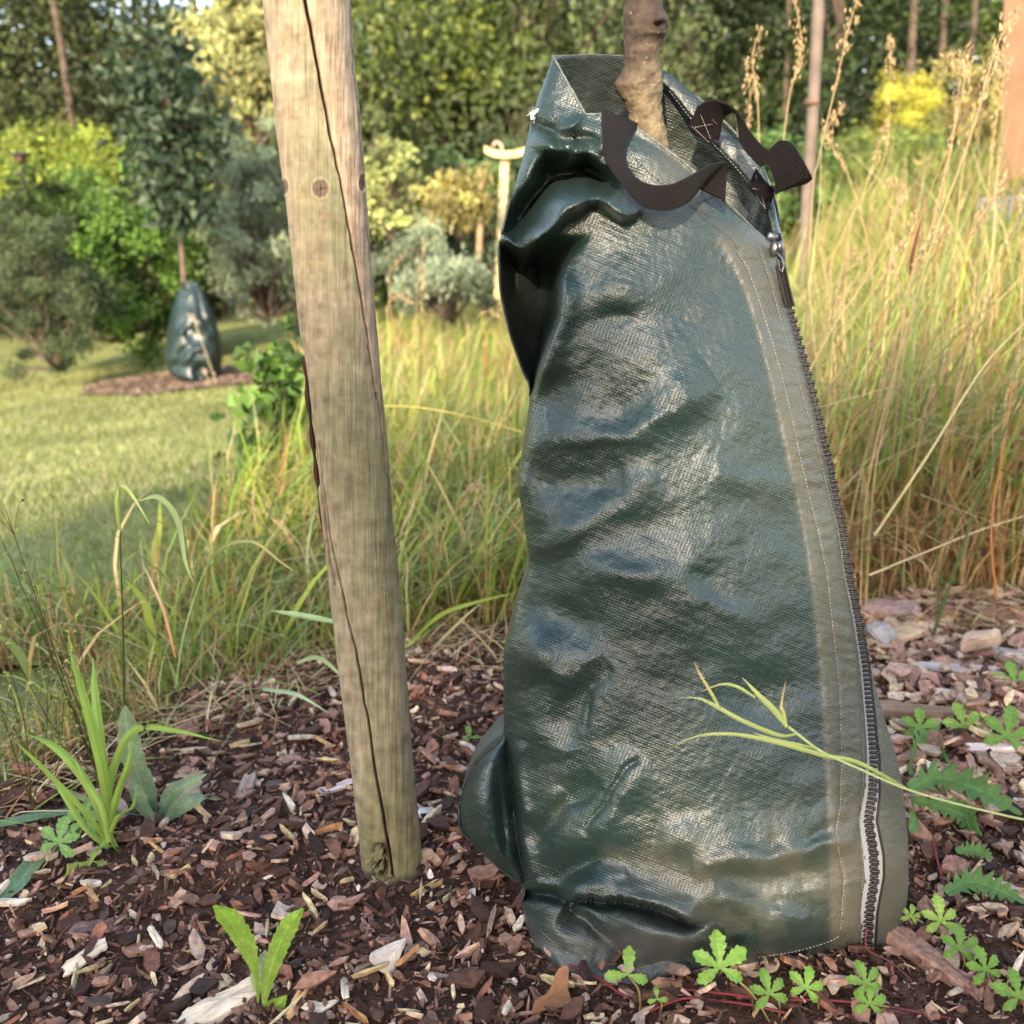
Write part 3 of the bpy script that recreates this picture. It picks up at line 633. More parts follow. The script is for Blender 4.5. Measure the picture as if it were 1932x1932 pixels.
# surface lookup for things sewn on the front
def on_bag(px, py, off=.001):
    px = np.atleast_1d(np.asarray(px, float)); py = np.atleast_1d(np.asarray(py, float)); out = []
    fx = PXg.ravel(); fy = PYg.ravel()
    for x, y in zip(px, py):
        k = np.argmin((fx - x) ** 2 + (fy - y) ** 2); out.append(Pf.reshape(-1, 3)[k][1])
    out = np.array(out)
    if len(out) > 4: out = np.convolve(np.concatenate([out[:1]] * 2 + [out] + [out[-1:]] * 2), np.ones(5) / 5, 'valid')
    return PY(px, py, out - off)
def cam_side(P, ang=0):
    """side vector across a line of photo points"""
    T = np.gradient(P, axis=0); vd = C0 - P; S = np.cross(T, vd); return S / (np.linalg.norm(S, axis=1, keepdims=True) + 1e-9)

# ---- hem strips along both rims
M_hem = M_tarp
def strip_mesh(name, up, lo, Yu, Yl, th=.0012, n=120, col=(.3, .8, .2), label=None, m=None):
    a = crv(up, n); b = crv(lo, n); A = PY(a[:, 0], a[:, 1], np.interp(np.linspace(0, 1, n), np.linspace(0, 1, len(Yu)), Yu)); B = PY(b[:, 0], b[:, 1], np.interp(np.linspace(0, 1, n), np.linspace(0, 1, len(Yl)), Yl))
    f = np.linspace(0, 1, 7)[None, :, None]; Gd = A[:, None] + (B - A)[:, None] * f
    Gd[..., 1] -= .0015 * np.sin(f[..., 0] * np.pi) + .0006 * vnoise(np.arange(n)[:, None] / 6, np.arange(7)[None] / 3, 5)
    Gb = Gd + [0, th, 0]; full = np.concatenate([Gd, Gb[:, ::-1]], 1)
    k = full.shape[1]; I = np.arange(n * k).reshape(n, k); J = np.concatenate([I, I[:, :1]], 1)
    Q = np.stack([J[:-1, :-1], J[:-1, 1:], J[1:, 1:], J[1:, :-1]], -1).reshape(-1, 4)
    o = link(name, fast(name, full.reshape(-1, 3), Q, np.zeros((n * k, 3)) + list(col), uv=full.reshape(-1, 3)[:, [0, 2]]), m or M_tarp, bag)
    return prop(o, label)
Z1 = lambda X, Y: (889 + .3626 * X * 1.0, 77.3 + .3626 * Y)     # zoom-view numbers to photo px
z1 = lambda L: [Z1(*p) for p in L]
strip_mesh('back_hem', z1([(1000,150),(1060,190),(1180,300),(1300,440),(1400,535),(1500,630),(1560,780),(1610,1000)]), z1([(985,215),(1030,250),(1140,385),(1260,530),(1370,640),(1450,740),(1530,860),(1570,1000)]),
           [1.004, 1.004, 1.0, .995, .985, .975, .96, .945], [1.001, 1.0, .996, .99, .98, .97, .955, .94], col=(.15, .7, 0))
MB_ = MB
def stitches(path, off=.0012, step=7.0, ln=.65, r=.00035, C=(.27, .23, .18), Yfix=None, mb=None):
    p = crv(path, 400); d = np.concatenate([[0], np.cumsum(np.hypot(*np.diff(p, axis=0).T))]); nst = int(d[-1] / step)
    a = np.arange(nst) * step; q0 = np.stack([np.interp(a, d, p[:, 0]), np.interp(a, d, p[:, 1])], 1); q1 = np.stack([np.interp(a + step * ln, d, p[:, 0]), np.interp(a + step * ln, d, p[:, 1])], 1)
    if Yfix is None: A = on_bag(q0[:, 0], q0[:, 1], off); B = on_bag(q1[:, 0], q1[:, 1], off)
    else:
        yy = np.interp(np.linspace(0, 1, nst), np.linspace(0, 1, len(Yfix)), Yfix); A = PY(q0[:, 0], q0[:, 1], yy); B = PY(q1[:, 0], q1[:, 1], yy)
    for u, v in zip(A, B):
        mb.tube(np.array([u, (u + v) / 2 - [0, .0003, 0], v]), [r * .6, r, r * .6], 4, np.array(C) * rng.uniform(.6, 1.2), cap=False)
m_ = MB()
ys = np.linspace(470, 1762, 60); stitches(np.stack([SE1(ys), ys], 1), mb=m_)
ys = np.linspace(480, 1760, 60); stitches(np.stack([SE2(ys), ys], 1), mb=m_, C=(.20, .17, .14))
stitches([(1020,1756),(1060,1790),(1130,1830),(1190,1843)], mb=m_, C=(.2, .19, .17)); stitches([(1430,1806),(1500,1795),(1560,1778),(1587,1764)], mb=m_, C=(.3, .27, .22))
m_.build('seam_stitching', M_thread, bag)
m_ = MB()
stitches(z1([(800,560),(850,610),(900,660),(1000,750)]), mb=m_, C=(.03, .03, .03), r=.0004); stitches(z1([(1140,850),(1240,950),(1330,1010),(1400,1100)]), mb=m_, C=(.05, .03, .03), r=.0004)
stitches(z1([(330,470),(370,430),(400,380)]), mb=m_, C=(.03, .03, .03), r=.0005); stitches(z1([(420,380),(480,450),(580,520)]), mb=m_, C=(.02, .02, .02), r=.0007)
stitches(z1([(1030,260),(1140,400),(1260,535),(1370,650),(1450,750),(1540,880)]), Yfix=[.99, .985, .975, .965, .95], mb=m_, C=(.25, .25, .25), r=.0003)
m_.build('rim_stitching', M_thread, bag)

# ---- webbing handles
def web_mat():
    m = bpy.data.materials.new('webbing'); m.use_nodes = True; t = m.node_tree; p = t.nodes['Principled BSDF']; L = t.links
    uv = t.nodes.new('ShaderNodeUVMap'); uv.uv_map = 'UVMap'
    outs = []
    for s_, ax in ((20, 0), (4, 1)):
        wv = t.nodes.new('ShaderNodeTexWave'); wv.inputs['Scale'].default_value = s_; wv.bands_direction = 'XY'[ax]; wv.inputs['Distortion'].default_value = .4; L.new(uv.outputs[0], wv.inputs[0]); outs.append(wv.outputs[1])
    mu = t.nodes.new('ShaderNodeMath'); mu.operation = 'MULTIPLY_ADD'; L.new(outs[0], mu.inputs[0]); mu.inputs[1].default_value = .8; L.new(outs[1], mu.inputs[2])
    b = t.nodes.new('ShaderNodeBump'); b.inputs['Strength'].default_value = .9; b.inputs['Distance'].default_value = .0012; L.new(mu.outputs[0], b.inputs['Height']); L.new(b.outputs[0], p.inputs['Normal'])
    cm = t.nodes.new('ShaderNodeMix'); cm.data_type = 'RGBA'; L.new(outs[0], cm.inputs[0]); cm.inputs[6].default_value = (.004, .0025, .002, 1); cm.inputs[7].default_value = (.011, .0065, .005, 1); L.new(cm.outputs[2], p.inputs['Base Color']); p.inputs['Roughness'].default_value = .7; p.inputs['Specular IOR Level'].default_value = .22
    pass
    return m
M_web = web_mat()
def webbing(name, A, B, YA, YB, parent, n=90, th=.0016, label=None):
    a = crv(z1(A), n); b = crv(z1(B), n); ti = np.linspace(0, 1, n)
    ya = crv([(y, 0) for y in YA], n)[:, 0]; yb = crv([(y, 0) for y in YB], n)[:, 0]
    PA = PY(a[:, 0], a[:, 1], ya); PB = PY(b[:, 0], b[:, 1], yb); k = 9; f = np.linspace(0, 1, k)[None, :, None]
    Gd = PA[:, None] * (1 - f) + PB[:, None] * f
    du = np.gradient(Gd, axis=0); dv = np.gradient(Gd, axis=1); N = np.cross(du, dv); N /= np.linalg.norm(N, axis=2, keepdims=True) + 1e-9
    full = np.concatenate([Gd - N * th / 2, (Gd + N * th / 2)[:, ::-1]], 1); kk = full.shape[1]
    L_ = np.concatenate([[0], np.cumsum(np.linalg.norm(np.diff(Gd[:, 4], axis=0), axis=1))])
    uvu = np.concatenate([f[0, :, 0], f[0, ::-1, 0]]); uv = np.stack([np.broadcast_to(L_[:, None], (n, kk)) * 10, np.broadcast_to(uvu[None], (n, kk))], -1)
    I = np.arange(n * kk).reshape(n, kk); J = np.concatenate([I, I[:, :1]], 1)
    Q = np.stack([J[:-1, :-1], J[:-1, 1:], J[1:, 1:], J[1:, :-1]], -1).reshape(-1, 4)
    o = link(name, fast(name, full.reshape(-1, 3), Q, uv=uv.reshape(-1, 2)), M_web, parent)
    return prop(o, label)
h1 = empty('carry_handle', bag.location); h1.parent = bag; h1.location = (0, 0, 0); h1.matrix_parent_inverse = Matrix.Identity(4)
# the parts of the bag hang directly under it; a handle is one mesh
bpy.data.objects.remove(h1)
webbing('carry_handle', [(868,432),(845,470),(808,520),(800,590),(822,665),(880,728),(960,752),(1040,745),(1120,712),(1190,672),(1250,640),(1318,628)],
        [(684,350),(680,400),(684,500),(690,600),(735,680),(800,765),(880,850),(960,882),(1040,880),(1110,850),(1165,800),(1205,735)],
        [.890, .885, .872, .862, .850, .836, .828, .826, .832, .842, .852, .862], [.878, .870, .858, .850, .843, .832, .824, .822, .828, .836, .848, .862], bag, 140, label='dark brown webbing handle looped in front of the rim')
webbing('handle_end', [(1318,628),(1330,650),(1328,720),(1322,830)], [(1215,690),(1205,720),(1185,745),(1190,770)], [.862, .866, .868, .862], [.866, .868, .868, .864], bag, 40)
webbing('carry_handle', [(1150,455),(1165,380),(1200,325),(1260,306),(1320,322),(1365,352),(1400,392),(1440,455),(1500,530),(1552,575)],
        [(1290,520),(1300,470),(1305,430),(1318,395),(1340,376),(1362,370),(1385,395),(1400,520),(1440,590),(1500,655)],
        [.968, .962, .952, .940, .932, .928, .925, .920, .912, .905], [.966, .960, .955, .952, .948, .945, .940, .925, .915, .905], bag, 120, label='dark webbing handle looped behind the rim')
webbing('handle_loop', [(1552,575),(1590,530),(1625,518),(1670,535),(1715,600),(1768,695)], [(1500,655),(1525,640),(1545,650),(1565,690),(1580,740),(1585,795)],
        [.905, .898, .892, .886, .882, .880], [.905, .900, .896, .893, .893, .895], bag, 60)
webbing('handle_loop', [(1768,695),(1772,715),(1740,740),(1660,760),(1570,760),(1500,700)], [(1585,795),(1580,792),(1570,770),(1545,760),(1520,830),(1450,770)],
        [.880, .884, .905, .925, .935, .935], [.895, .898, .910, .928, .935, .935], bag, 50)
webbing('handle_patch', [(1180,330),(1290,440)], [(1130,450),(1250,545)], [.972, .966], [.970, .964], bag, 20); webbing('handle_patch', [(1480,660),(1580,800)], [(1440,760),(1540,885)], [.950, .944], [.948, .942], bag, 20)
webbing('handle_patch', [(700,480),(800,560)], [(640,560),(740,640)], [.872, .866], [.876, .872], bag, 12) if False else None
m_ = MB()
for (a, b) in (((1180,350),(1250,520)), ((1270,430),(1160,450)), ((1195,345),(1285,440)), ((1150,445),(1245,535))): stitches(z1([a, ((a[0] + b[0]) / 2, (a[1] + b[1]) / 2), b]), Yfix=[.960, .955], mb=m_, step=4.5, C=(.22, .2, .19))
for (a, b) in (((1480,700),(1530,870)), ((1570,790),(1455,765)), ((1455,765),(1535,880)), ((1200,780),(1270,900)), ((1290,800),(1160,850)), ((1150,860),(1260,925)), ((1230,770),(1310,870))):
    stitches(z1([a, ((a[0] + b[0]) / 2, (a[1] + b[1]) / 2), b]), Yfix=[.938, .934] if a[0] > 1400 else None, mb=m_, step=4.5, C=(.22, .2, .19) if a[0] > 1400 else (.05, .03, .02), r=.0004)
m_.build('handle_stitching', M_thread, bag)

# ---- zipper
M_zip = mat('zip_plastic', .45, use_col=False, base=(.009, .006, .006), spec=.3)
M_tape = mat('zip_tape', .8, spec=.2, bump=(900, .5, .0004))
ys = np.concatenate([np.linspace(470, 1000, 60), np.linspace(1010, 1785, 90)])
zp = on_bag(ZPX(ys), ys, .0005)
tape = MB(); hw = np.interp(ys, [470, 900, 1100, 1400, 1530, 1620, 1785], [5, 5, 6, 10, 16, 19, 13])
off = np.interp(ys, [470, 900, 1100, 1500, 1785], [0, -1, -2, 0, 1])
Lp = on_bag(ZPX(ys) - hw + off, ys, .0006); Rp = on_bag(np.minimum(ZPX(ys) + hw + off, 1712), ys, .0006); Mp = on_bag(ZPX(ys), ys, .0002)
yy = np.minimum(Lp[:, 1], Rp[:, 1]); Gd = np.stack([Lp, Mp, Rp], 1); tape.grid(Gd, np.repeat(np.repeat(np.interp(ys, [470, 1000, 1350], [.06, .09, .21])[:, None, None], 3, 1), 3, 2)); tape.build('zip_tape', M_tape, bag)
edge = MB(); ys2 = np.linspace(1200, 1785, 80); hw2 = np.interp(ys2, ys, hw); o2 = np.interp(ys2, ys, off)
e = on_bag(np.minimum(ZPX(ys2) + hw2 + o2 + 1, 1712), ys2, .002); edge.tube(e, .0012, 6, (.01, .01, .012)); edge.build('zip_flap_edge', M_plain, bag)
teeth = MB(); arc = np.concatenate([[0], np.cumsum(np.hypot(np.diff(ZPX(ys)), np.diff(ys)))]); nte = int(arc[-1] / 8.6); aa = np.linspace(0, arc[-1] - 4, nte)
yt = np.interp(aa, arc, ys); xt = ZPX(yt); Pz = on_bag(xt, yt, .0045); Tz = np.gradient(Pz, axis=0); Tz /= np.linalg.norm(Tz, axis=1, keepdims=True)
for i in range(nte):
    T_ = Tz[i]; vd = C0 - Pz[i]; vd /= np.linalg.norm(vd); N_ = vd - T_ * (vd @ T_); N_ /= np.linalg.norm(N_); S_v = np.cross(T_, N_); Rt_ = np.stack([S_v, N_, T_], 1)
    wd_ = np.interp(yt[i], [470, 900, 1100], [.0055, .0080, .0092]); sgn = 1 if i % 2 else -1
    teeth.box(Pz[i] + S_v * sgn * .0006, (wd_, .0034, .0028), Rt_, bev=.22); teeth.box(Pz[i] + S_v * sgn * wd_ * .42 + T_ * .0004, (.0028, .0040, .0038), Rt_, bev=.25)
teeth.build('zip_teeth', M_zip, bag)
# slider with its pull
M_steel = mat('zip_metal', .35, use_col=False, base=(.10, .10, .11), metallic=.8)
sl_ = MB(); c = PY(1462, 470, .862); 
c = PY(1465, 470, .905)
sl_.box(c, (.011, .009, .013), np.eye(3), bev=.25); sl_.box(c + [.001, -.006, .002], (.005, .005, .008), np.eye(3), bev=.3); sl_.box(PY(1457, 447, .905), (.009, .004, .007), Matrix.Rotation(.3, 3, 'Y'), bev=.3)
sl_.tube(np.array([PY(x, y, .900) for x, y in ((1466,478),(1474,486),(1479,500),(1476,514),(1470,508),(1467,490))]), .0011, 6)
so2 = sl_.build('zip_slider', M_steel, bag)
pl_ = MB()
for dx in (-.0035, .0035):
    P = np.array([PY(x, y, .902) for x, y in ((1472,500),(1478,530),(1485,560),(1490,578))]) + [dx * .6, 0, 0]; pl_.ribbon(P, .0045, np.array([.9, .3, 0]), (.02, .02, .02)); pl_.tube(P + [dx * .4, -.001, 0], .0011, 6, (.02, .02, .02))
pl_.build('zip_pull', M_zip, so2)
so2.children[0].location = (0, 0, 0)
M_white = mat('frayed_edge', .7, use_col=False, base=(.55, .55, .56), noise=(300, .5, 1.2))
fy = MB()
for _ in range(30):
    k = rng.random(); p0 = PY(1003 + 14 * k + rng.normal(0, 2), 222 - 12 * k + rng.normal(0, 3), .923); fy.tube(np.array([p0, p0 + rng.normal(0, .0012, 3), p0 + rng.normal(0, .0022, 3) + [-.001, 0, 0]]), .00035, 3, (1, 1, 1))
fy.tube(crv(PY(np.array([1003, 1006, 1012, 1020]), np.array([226, 216, 210, 207]), .921), 12), .0016, 6, rough=.5)
fy.build('frayed_corner', M_white, bag)
M_hemw = mat('rim_edge', .6, use_col=False, base=(.09, .10, .095), noise=(200, .4, 1.6))
re = MB()
def rim_tube(pts, Ys, r):
    q = crv(pts, 60); re.tube(PY(q[:, 0], q[:, 1], np.interp(np.linspace(0, 1, 60), np.linspace(0, 1, len(Ys)), Ys)), r, 6, rough=.3)
tb = crv(BK_TOP, 60); 
ii = nF - 1 + np.arange(1, nB + 1); rt = ring[-1][nF:]; re.tube(rt[::1], .0008, 6, rough=.3); re.tube(ring[-1][:nF:4], .0009, 6, rough=.4)
re.build('rim_edge', M_hemw, bag)
# ================================================================ the young tree's trunk inside the bag
TCOL = lambda t: None
def trunk_in_bag():
    pts = [(1213,-420,1.0),(1211,-200,.985),(1213,0,.968),(1214,60,.966),(1211,120,.965),(1210,165,.965),(1217,210,.965),(1224,245,.965),(1229,280,.965)]
    P = [PY(a, b, c) for a, b, c in pts]; q = P[-1]
    for z in (.62, .45, .25, .05, -.05): P.append(np.array([q[0] + (.835 - z) * .02, q[1] + 0, z]))
    P = crv(P, 420); n = len(P)
    s = np.array([proj(p)[1] for p in P]); 
    rp = np.interp(s, [-500, 0, 20, 45, 70, 100, 130, 160, 178, 200, 240, 300, 900], [30, 33.5, 35, 38, 36.5, 32, 35, 40, 38, 32, 30, 32, 40]); r = rp / F * .93
    k = 96; T = np.gradient(P, axis=0); T /= np.linalg.norm(T, axis=1, keepdims=True); A = np.cross(T, [0, 1, 0.]); A /= np.linalg.norm(A, axis=1, keepdims=True); B = np.cross(T, A)
    th = np.linspace(0, 2 * np.pi, k, endpoint=False); Nrm = np.cos(th)[None, :, None] * A[:, None] + np.sin(th)[None, :, None] * B[:, None]
    Gd = P[:, None] + r[:, None, None] * Nrm
    px, py = proj(Gd); fr_ = (Nrm[..., 1] < .1)
    d = .0007 * fbm(px / 5, py / 8, 131, 4) + .0007 * vnoise(px / 30, py / 22, 132)
    kn = lambda x, y, rx, ry: np.exp(-((px - x) / rx) ** 2 - ((py - y) / ry) ** 2) * fr_
    d += .0065 * kn(1236, 48, 24, 20) - .008 * kn(1240, 47, 9, 6) + .0022 * kn(1236, 64, 20, 5) + .006 * kn(1167, 163, 9, 17) - .003 * kn(1167, 165, 4, 6) + .0015 * kn(1200, 95, 22, 5)
    eye = np.hypot((px - 1238) / 15, (py - 48) / 12); d += .0008 * np.cos(eye * 9) * np.exp(-eye ** 2)
    Gd = Gd + Nrm * d[..., None]
    up = (1 - sst(60, 230, py + 40 * vnoise(px / 18, py / 18, 133) + (px - 1210) * .9))[..., None]
    base = np.array([.22, .168, .10]) * (1 - up) + np.array([.105, .074, .052]) * up
    base = base * .58 * (1 + .30 * fbm(px / 14, py / 14, 134, 4))[..., None]
    lent = (vnoise(px / 5, py / 3.2, 135) > .9)[..., None]; base = np.where(lent, np.array([.26, .21, .15]), base)
    dark = np.clip(kn(1240, 47, 10, 7) + .8 * np.exp(-((eye - .9) / .18) ** 2) * fr_ + kn(1167, 163, 6, 9), 0, 1)[..., None]; base = base * (1 - dark) + np.array([.035, .022, .016]) * dark
    m = MB(); m.grid(Gd, base, True); return m
tb_ = empty('young_tree', G(1240, 1700) + [0, .1, 0], 'smooth knotted trunk of the young tree rising out of the bag', 'tree')
trunk_in_bag().build('trunk', mat('smooth_bark', .8, noise=(90, .75, 1.2), bump=(160, .8, .0014), spec=.2), tb_)

# ================================================================ the round post
PB = G(742, 1640); PB[2] -= .02
PT = PY(577, 0, .885); ax = PT - PB; La = np.linalg.norm(ax); ax /= La
nz, na = 1100, 420; hl = np.linspace(0, La * 1.45, nz)
A = np.cross(ax, [0, 1, 0.]); A /= np.linalg.norm(A); B = np.cross(A, ax)       # B away from the camera-ish
if B[1] < 0: B = -B
thf = np.linspace(-np.pi / 2 - .25, np.pi / 2 + .25, na - 60); thb = np.linspace(np.pi / 2 + .25, 1.5 * np.pi - .25, 62)[1:-1]; th = np.concatenate([thf, thb])
rad = np.interp(hl, [0, La], [.0325, .0340])
Nrm = np.sin(th)[:, None] * A[None] - np.cos(th)[:, None] * B[None]
Cc = PB + ax * hl[:, None]; Gd = Cc[:, None] + rad[:, None, None] * Nrm[None]
px, py = proj(Gd); frn = (np.cos(th) > -.15)[None]
d = .0003 * fbm(px / 5, py / 60, 141, 3) + .0010 * vnoise(px / 45, py / 120, 142) + .0002 * vnoise(px / 3, py / 90, 143)
colr = np.zeros(Gd.shape)
grn = np.array([.170, .158, .090]); tan = np.array([.235, .195, .135]); pink = np.array([.34, .235, .165]); gry = np.array([.30, .235, .17])
fbn = fbm(px / 60, py / 200, 144, 4); 
ck1 = [(566,-420),(572,-120),(576,0),(590,75),(605,150),(622,245),(640,330),(655,410),(665,470),(679,550),(690,620),(702,690),(712,760)]
ck1b = [(712,740),(716,770),(722,850),(738,960),(752,1080)]
ck2 = [(600,830),(606,900),(618,980),(628,1040),(645,1110),(655,1160),(672,1230),(683,1300),(695,1370),(706,1440),(716,1500),(727,1560),(738,1625),(742,1660)]
ck3 = [(560,610),(574,690),(583,760),(597,880),(612,980),(622,1060),(632,1110)]
def crack(pl, w0, w1, dep, t0=.02, t1=.1):
    dd, sg, a = seg_d(px + 1.3 * vnoise(px / 30, py / 26, 150), py, pl); w_ = w0 + (w1 - w0) * a; tp = sst(0, t0, a) * (1 - sst(1 - t1, 1, a))
    return np.exp(-(dd / w_) ** 4) * (tp > .05) * frn, dd, sg, a
g1, dd1, sg1, a1 = crack(ck1, 3.8, 1.7, 0, 0.0, .04); g2, dd2, sg2, a2 = crack(ck2, 1.0, 2.6, 0, .02, .0); g3, _, _, _ = crack(ck3, 3.0, 2.2, 0, .02, .05); g4, _, _, _ = crack(ck1b, 1.6, .8, 0, .0, .3)
g5 = crack([(508,120),(520,260),(532,420),(545,560)], 1.0, .8, 0)[0]; g6 = crack([(655,-60),(668,140),(684,330),(700,520),(712,640)], 1.1, .9, 0)[0]
side = sst(-3, 3, np.where(sg1 > 0, 1, -1) * dd1) * (1 - sst(640, 900, py))        # right of the long crack
# photo green on the left flank and lower half, pinkish on the right of the crack
u = np.broadcast_to(np.sin(th)[None], px.shape)
g_amt = np.clip(.55 + .5 * fbn + .25 * np.cos((u + .35) * 2.2), 0, 1)[..., None]
colr = tan * (1 - g_amt) + grn * g_amt
pk = np.clip(side * (.85 + .3 * fbn) + .35 * sst(.3, .9, u) * (1 - sst(900, 1300, py)), 0, 1)[..., None]; colr = colr * (1 - pk) + pink * pk
blot = (sst(.2, .7, fbm(px / 16, py / 24, 158, 4)) * .5)[..., None]; colr = colr * (1 - blot) + np.array([.17, .125, .07]) * blot
lg = (np.clip(sst(-.55, -.95, u) * (1 - sst(600, 900, py)) * .6, 0, 1))[..., None]; colr = colr * (1 - lg) + gry * lg
dkb = (sst(1450, 1640, py) * .35)[..., None]; colr = colr * (1 - dkb) + np.array([.15, .12, .045]) * dkb
grain = 1 + .15 * vnoise(px / 2.4, py / 40, 151) + .13 * vnoise(px / 6, py / 130, 152) + .10 * np.clip(vnoise(px / 40, py / 2.6, 153), 0, 1) * -1 + .16 * fbm(px / 14, py / 18, 154, 5)
hair = (vnoise(px / 1.7, py / 150, 160) > .62) * .15 + (vnoise(px / 1.5, py / 70, 161) > .72) * .13
colr = colr * (grain * (1 - hair))[..., None] * .9
for (cx, cy_, am) in ((556,100,1),(612,620,.7),(540,520,.5),(690,900,.6),(625,700,.6),(590,50,.5),(700,1130,.5)):   # bruised patches
    q = (np.exp(-((px - cx) / 16) ** 2 - ((py - cy_) / 20) ** 2) * (fbm(px / 6, py / 6, 155, 3) > -.1) * am * frn)[..., None]; colr = colr * (1 - .45 * q) + np.array([.20, .12, .08]) * .45 * q
for (cx, cy_, rx, ry) in ((605,356,15,17),(664,470,4,4),(537,352,6,14),(682,345,7,16),(694,655,4,5)):                                            # knots
    e = np.hypot((px - cx) / rx, (py - cy_) / ry); k = (1 - sst(.85, 1.1, e)) * frn; ringc = np.exp(-((e - 1.15) / .14) ** 2) * frn
    colr = colr * (1 - .85 * k[..., None]) + np.array([.085, .055, .040]) * .85 * k[..., None]; colr = colr * (1 + .28 * ringc[..., None]); d = d - .0004 * k + .0005 * ringc
for pl in ([(605,346),(606,356),(594,362)], [(606,356),(616,355)], [(606,356),(604,374)], [(604,376),(608,384)], [(534,352),(540,360)], [(680,340),(686,352)]):
    q, _, _, _ = crack(pl, .9, .6, 0, 0, 0); d = d - .0010 * q; colr = colr * (1 - .6 * q[..., None])
for g, dp_ in ((g1, .010), (g2, .008), (g3, .006), (g4, .003), (g5, .0012), (g6, .0010)):
    d = d - dp_ * g; colr = colr * (1 - .86 * g[..., None]) + np.array([.035, .012, .008]) * .86 * g[..., None]
rot = np.exp(-((px - 716) / 15) ** 2 - ((py - 1628) / 34) ** 2) * (fbm(px / 9, py / 9, 156, 3) > -.25) * (py > 1590); d = d - .012 * rot; colr = colr * (1 - .93 * np.clip(rot * 1.6, 0, 1)[..., None])
Gd = Gd + Nrm[None] * d[..., None]
m_ = MB(); m_.grid(Gd, colr, True)
wpost = empty('round_post', PB, 'weathered round timber stake with a long crack, leaning beside the bag', 'post')
m_.build('shaft', mat('post_wood', .75, spec=.2, noise=(70, .8, 1.2), bump=(30, .6, .0015, (6, 6, .8))), wpost)
# slab of bark lifting off the left flank
m_ = MB(); q = crv([(575,672),(580,740),(590,830),(598,900),(610,990),(620,1050)], 40); P = PY(q[:, 0], q[:, 1], np.linspace(.925, .965, 40)); m_.ribbon(P, .004 + .0016 * np.sin(np.arange(40) * .9), np.array([.8, .2, 0]), (.05, .022, .018)); m_.tube(P, .0012, 5, (.045, .02, .017), rough=.5)
m_.build('bark_sliver', M_bark, wpost)

# ================================================================ bits lying on the bed
def slab(name, label, cat, px, py, L, W, T, ang, col, tilt=(0, 0), lift=.004, pts=None, curl=0, mt=None, jag=.12, group=None, seed=0, cols2=None):
    """an irregular flat chunk: outline with ragged ends, bevelled top"""
    g = G(px, py); r = np.random.default_rng(seed + int(px * 7 + py)); n = 26; t = np.linspace(0, 2 * np.pi, n, endpoint=False)
    if pts is None:
        u = np.sign(np.cos(t)) * np.abs(np.cos(t)) ** .45 * L / 2; v = np.sign(np.sin(t)) * np.abs(np.sin(t)) ** .45 * W / 2
        u = u * (1 + r.normal(0, jag * .35, n)) + np.where(np.abs(np.cos(t)) > .8, r.normal(0, jag, n) * W, 0); v = v * (1 + r.normal(0, jag * .8, n))
    else:
        q = crv(np.array(list(pts) + [pts[0]]), n + 1)[:-1]; u = q[:, 0] * L / 2; v = q[:, 1] * W / 2
    rings = []
    for k, z, s in ((0, -T / 2, .9), (1, -T * .2, 1), (2, T * .3, 1.0), (3, T / 2, .86), (4, T * .56, .45), (5, T * .5, .02)):
        z_ = z + curl * ((v * s) ** 2 * 20 + (u * s) ** 2 * 2) + r.normal(0, T * .08, n) * (s > .1)
        rings.append(np.stack([u * s, v * s, z_], 1))
    Gd = np.array(rings); Rt_ = np.array(Matrix.Rotation(R_(ang), 3, 'Z') @ Matrix.Rotation(R_(tilt[0]), 3, 'X') @ Matrix.Rotation(R_(tilt[1]), 3, 'Y'))
    c = np.array(col) * (1 + .22 * vnoise(Gd[..., 0] * 0 + Gd[..., 1] * 900, Gd[..., 0] * 60, seed))[..., None]
    m = MB(); m.grid(Gd @ Rt_.T, c, True); o = m.build(name, mt or M_wood, smooth=False)
    bpy_loc = g + [0, 0, T / 2 + lift]; o.location = [float(x) for x in bpy_loc]; o.visible_camera = True
    prop(o, label, cat, group); return o
TANW = (.50, .34, .20); PALE = (.58, .46, .33); PINK = (.30, .17, .13); DKB = (.05, .028, .02)
slab('wood_chunk', 'long splintered tan wood chunk leaning against the foot of the post', 'wood chip', 762, 1655, .085, .017, .010, 40, (.42, .27, .17), (10, -8), .003, jag=.3)
slab('wood_chunk', 'pale split kindling stick beside the toothed leaf plant at the bottom edge', 'wood chip', 425, 1908, .085, .024, .012, 35, PALE, (8, 0), .002, jag=.2)
slab('wood_chip', 'straw coloured flat chip lying alone near the lower left corner', 'wood chip', 163, 1820, .045, .016, .004, 50, PALE, (6, -10), .007)
slab('wood_chip', 'small narrow pale chip lying right of the straw coloured flat chip', 'wood chip', 295, 1780, .032, .007, .003, -52, PALE, (0, 8), .006)
slab('wood_chip', 'upright orange tan splinter right of the toothed leaf plant', 'wood chip', 568, 1895, .045, .010, .004, 68, (.50, .28, .13), (0, -20), .008)
slab('wood_chip', 'thin pale splinter standing between the white stone and the orange splinter', 'wood chip', 652, 1880, .042, .007, .003, 103, PALE, (0, 15), .008)
slab('wood_chip', 'pale diamond shaped chip at the bottom edge below the thin splinter', 'wood chip', 605, 1912, .034, .016, .003, 10, (.60, .50, .38), (8, 0), .006, pts=[(-1, .2), (-.5, .9), (.1, .4), (1, .5), (.4, -.5), (-.2, -1)])
slab('wood_chip', 'brown square chip lying on top of the flat plank piece left of the post', 'wood chip', 356, 1478, .034, .024, .003, 60, (.40, .25, .16), (5, 4), .010)
slab('wood_chip', 'flat tan plank piece under the square chip left of the post', 'wood chip', 372, 1500, .055, .022, .003, 66, (.38, .24, .16), (4, 3), .006)
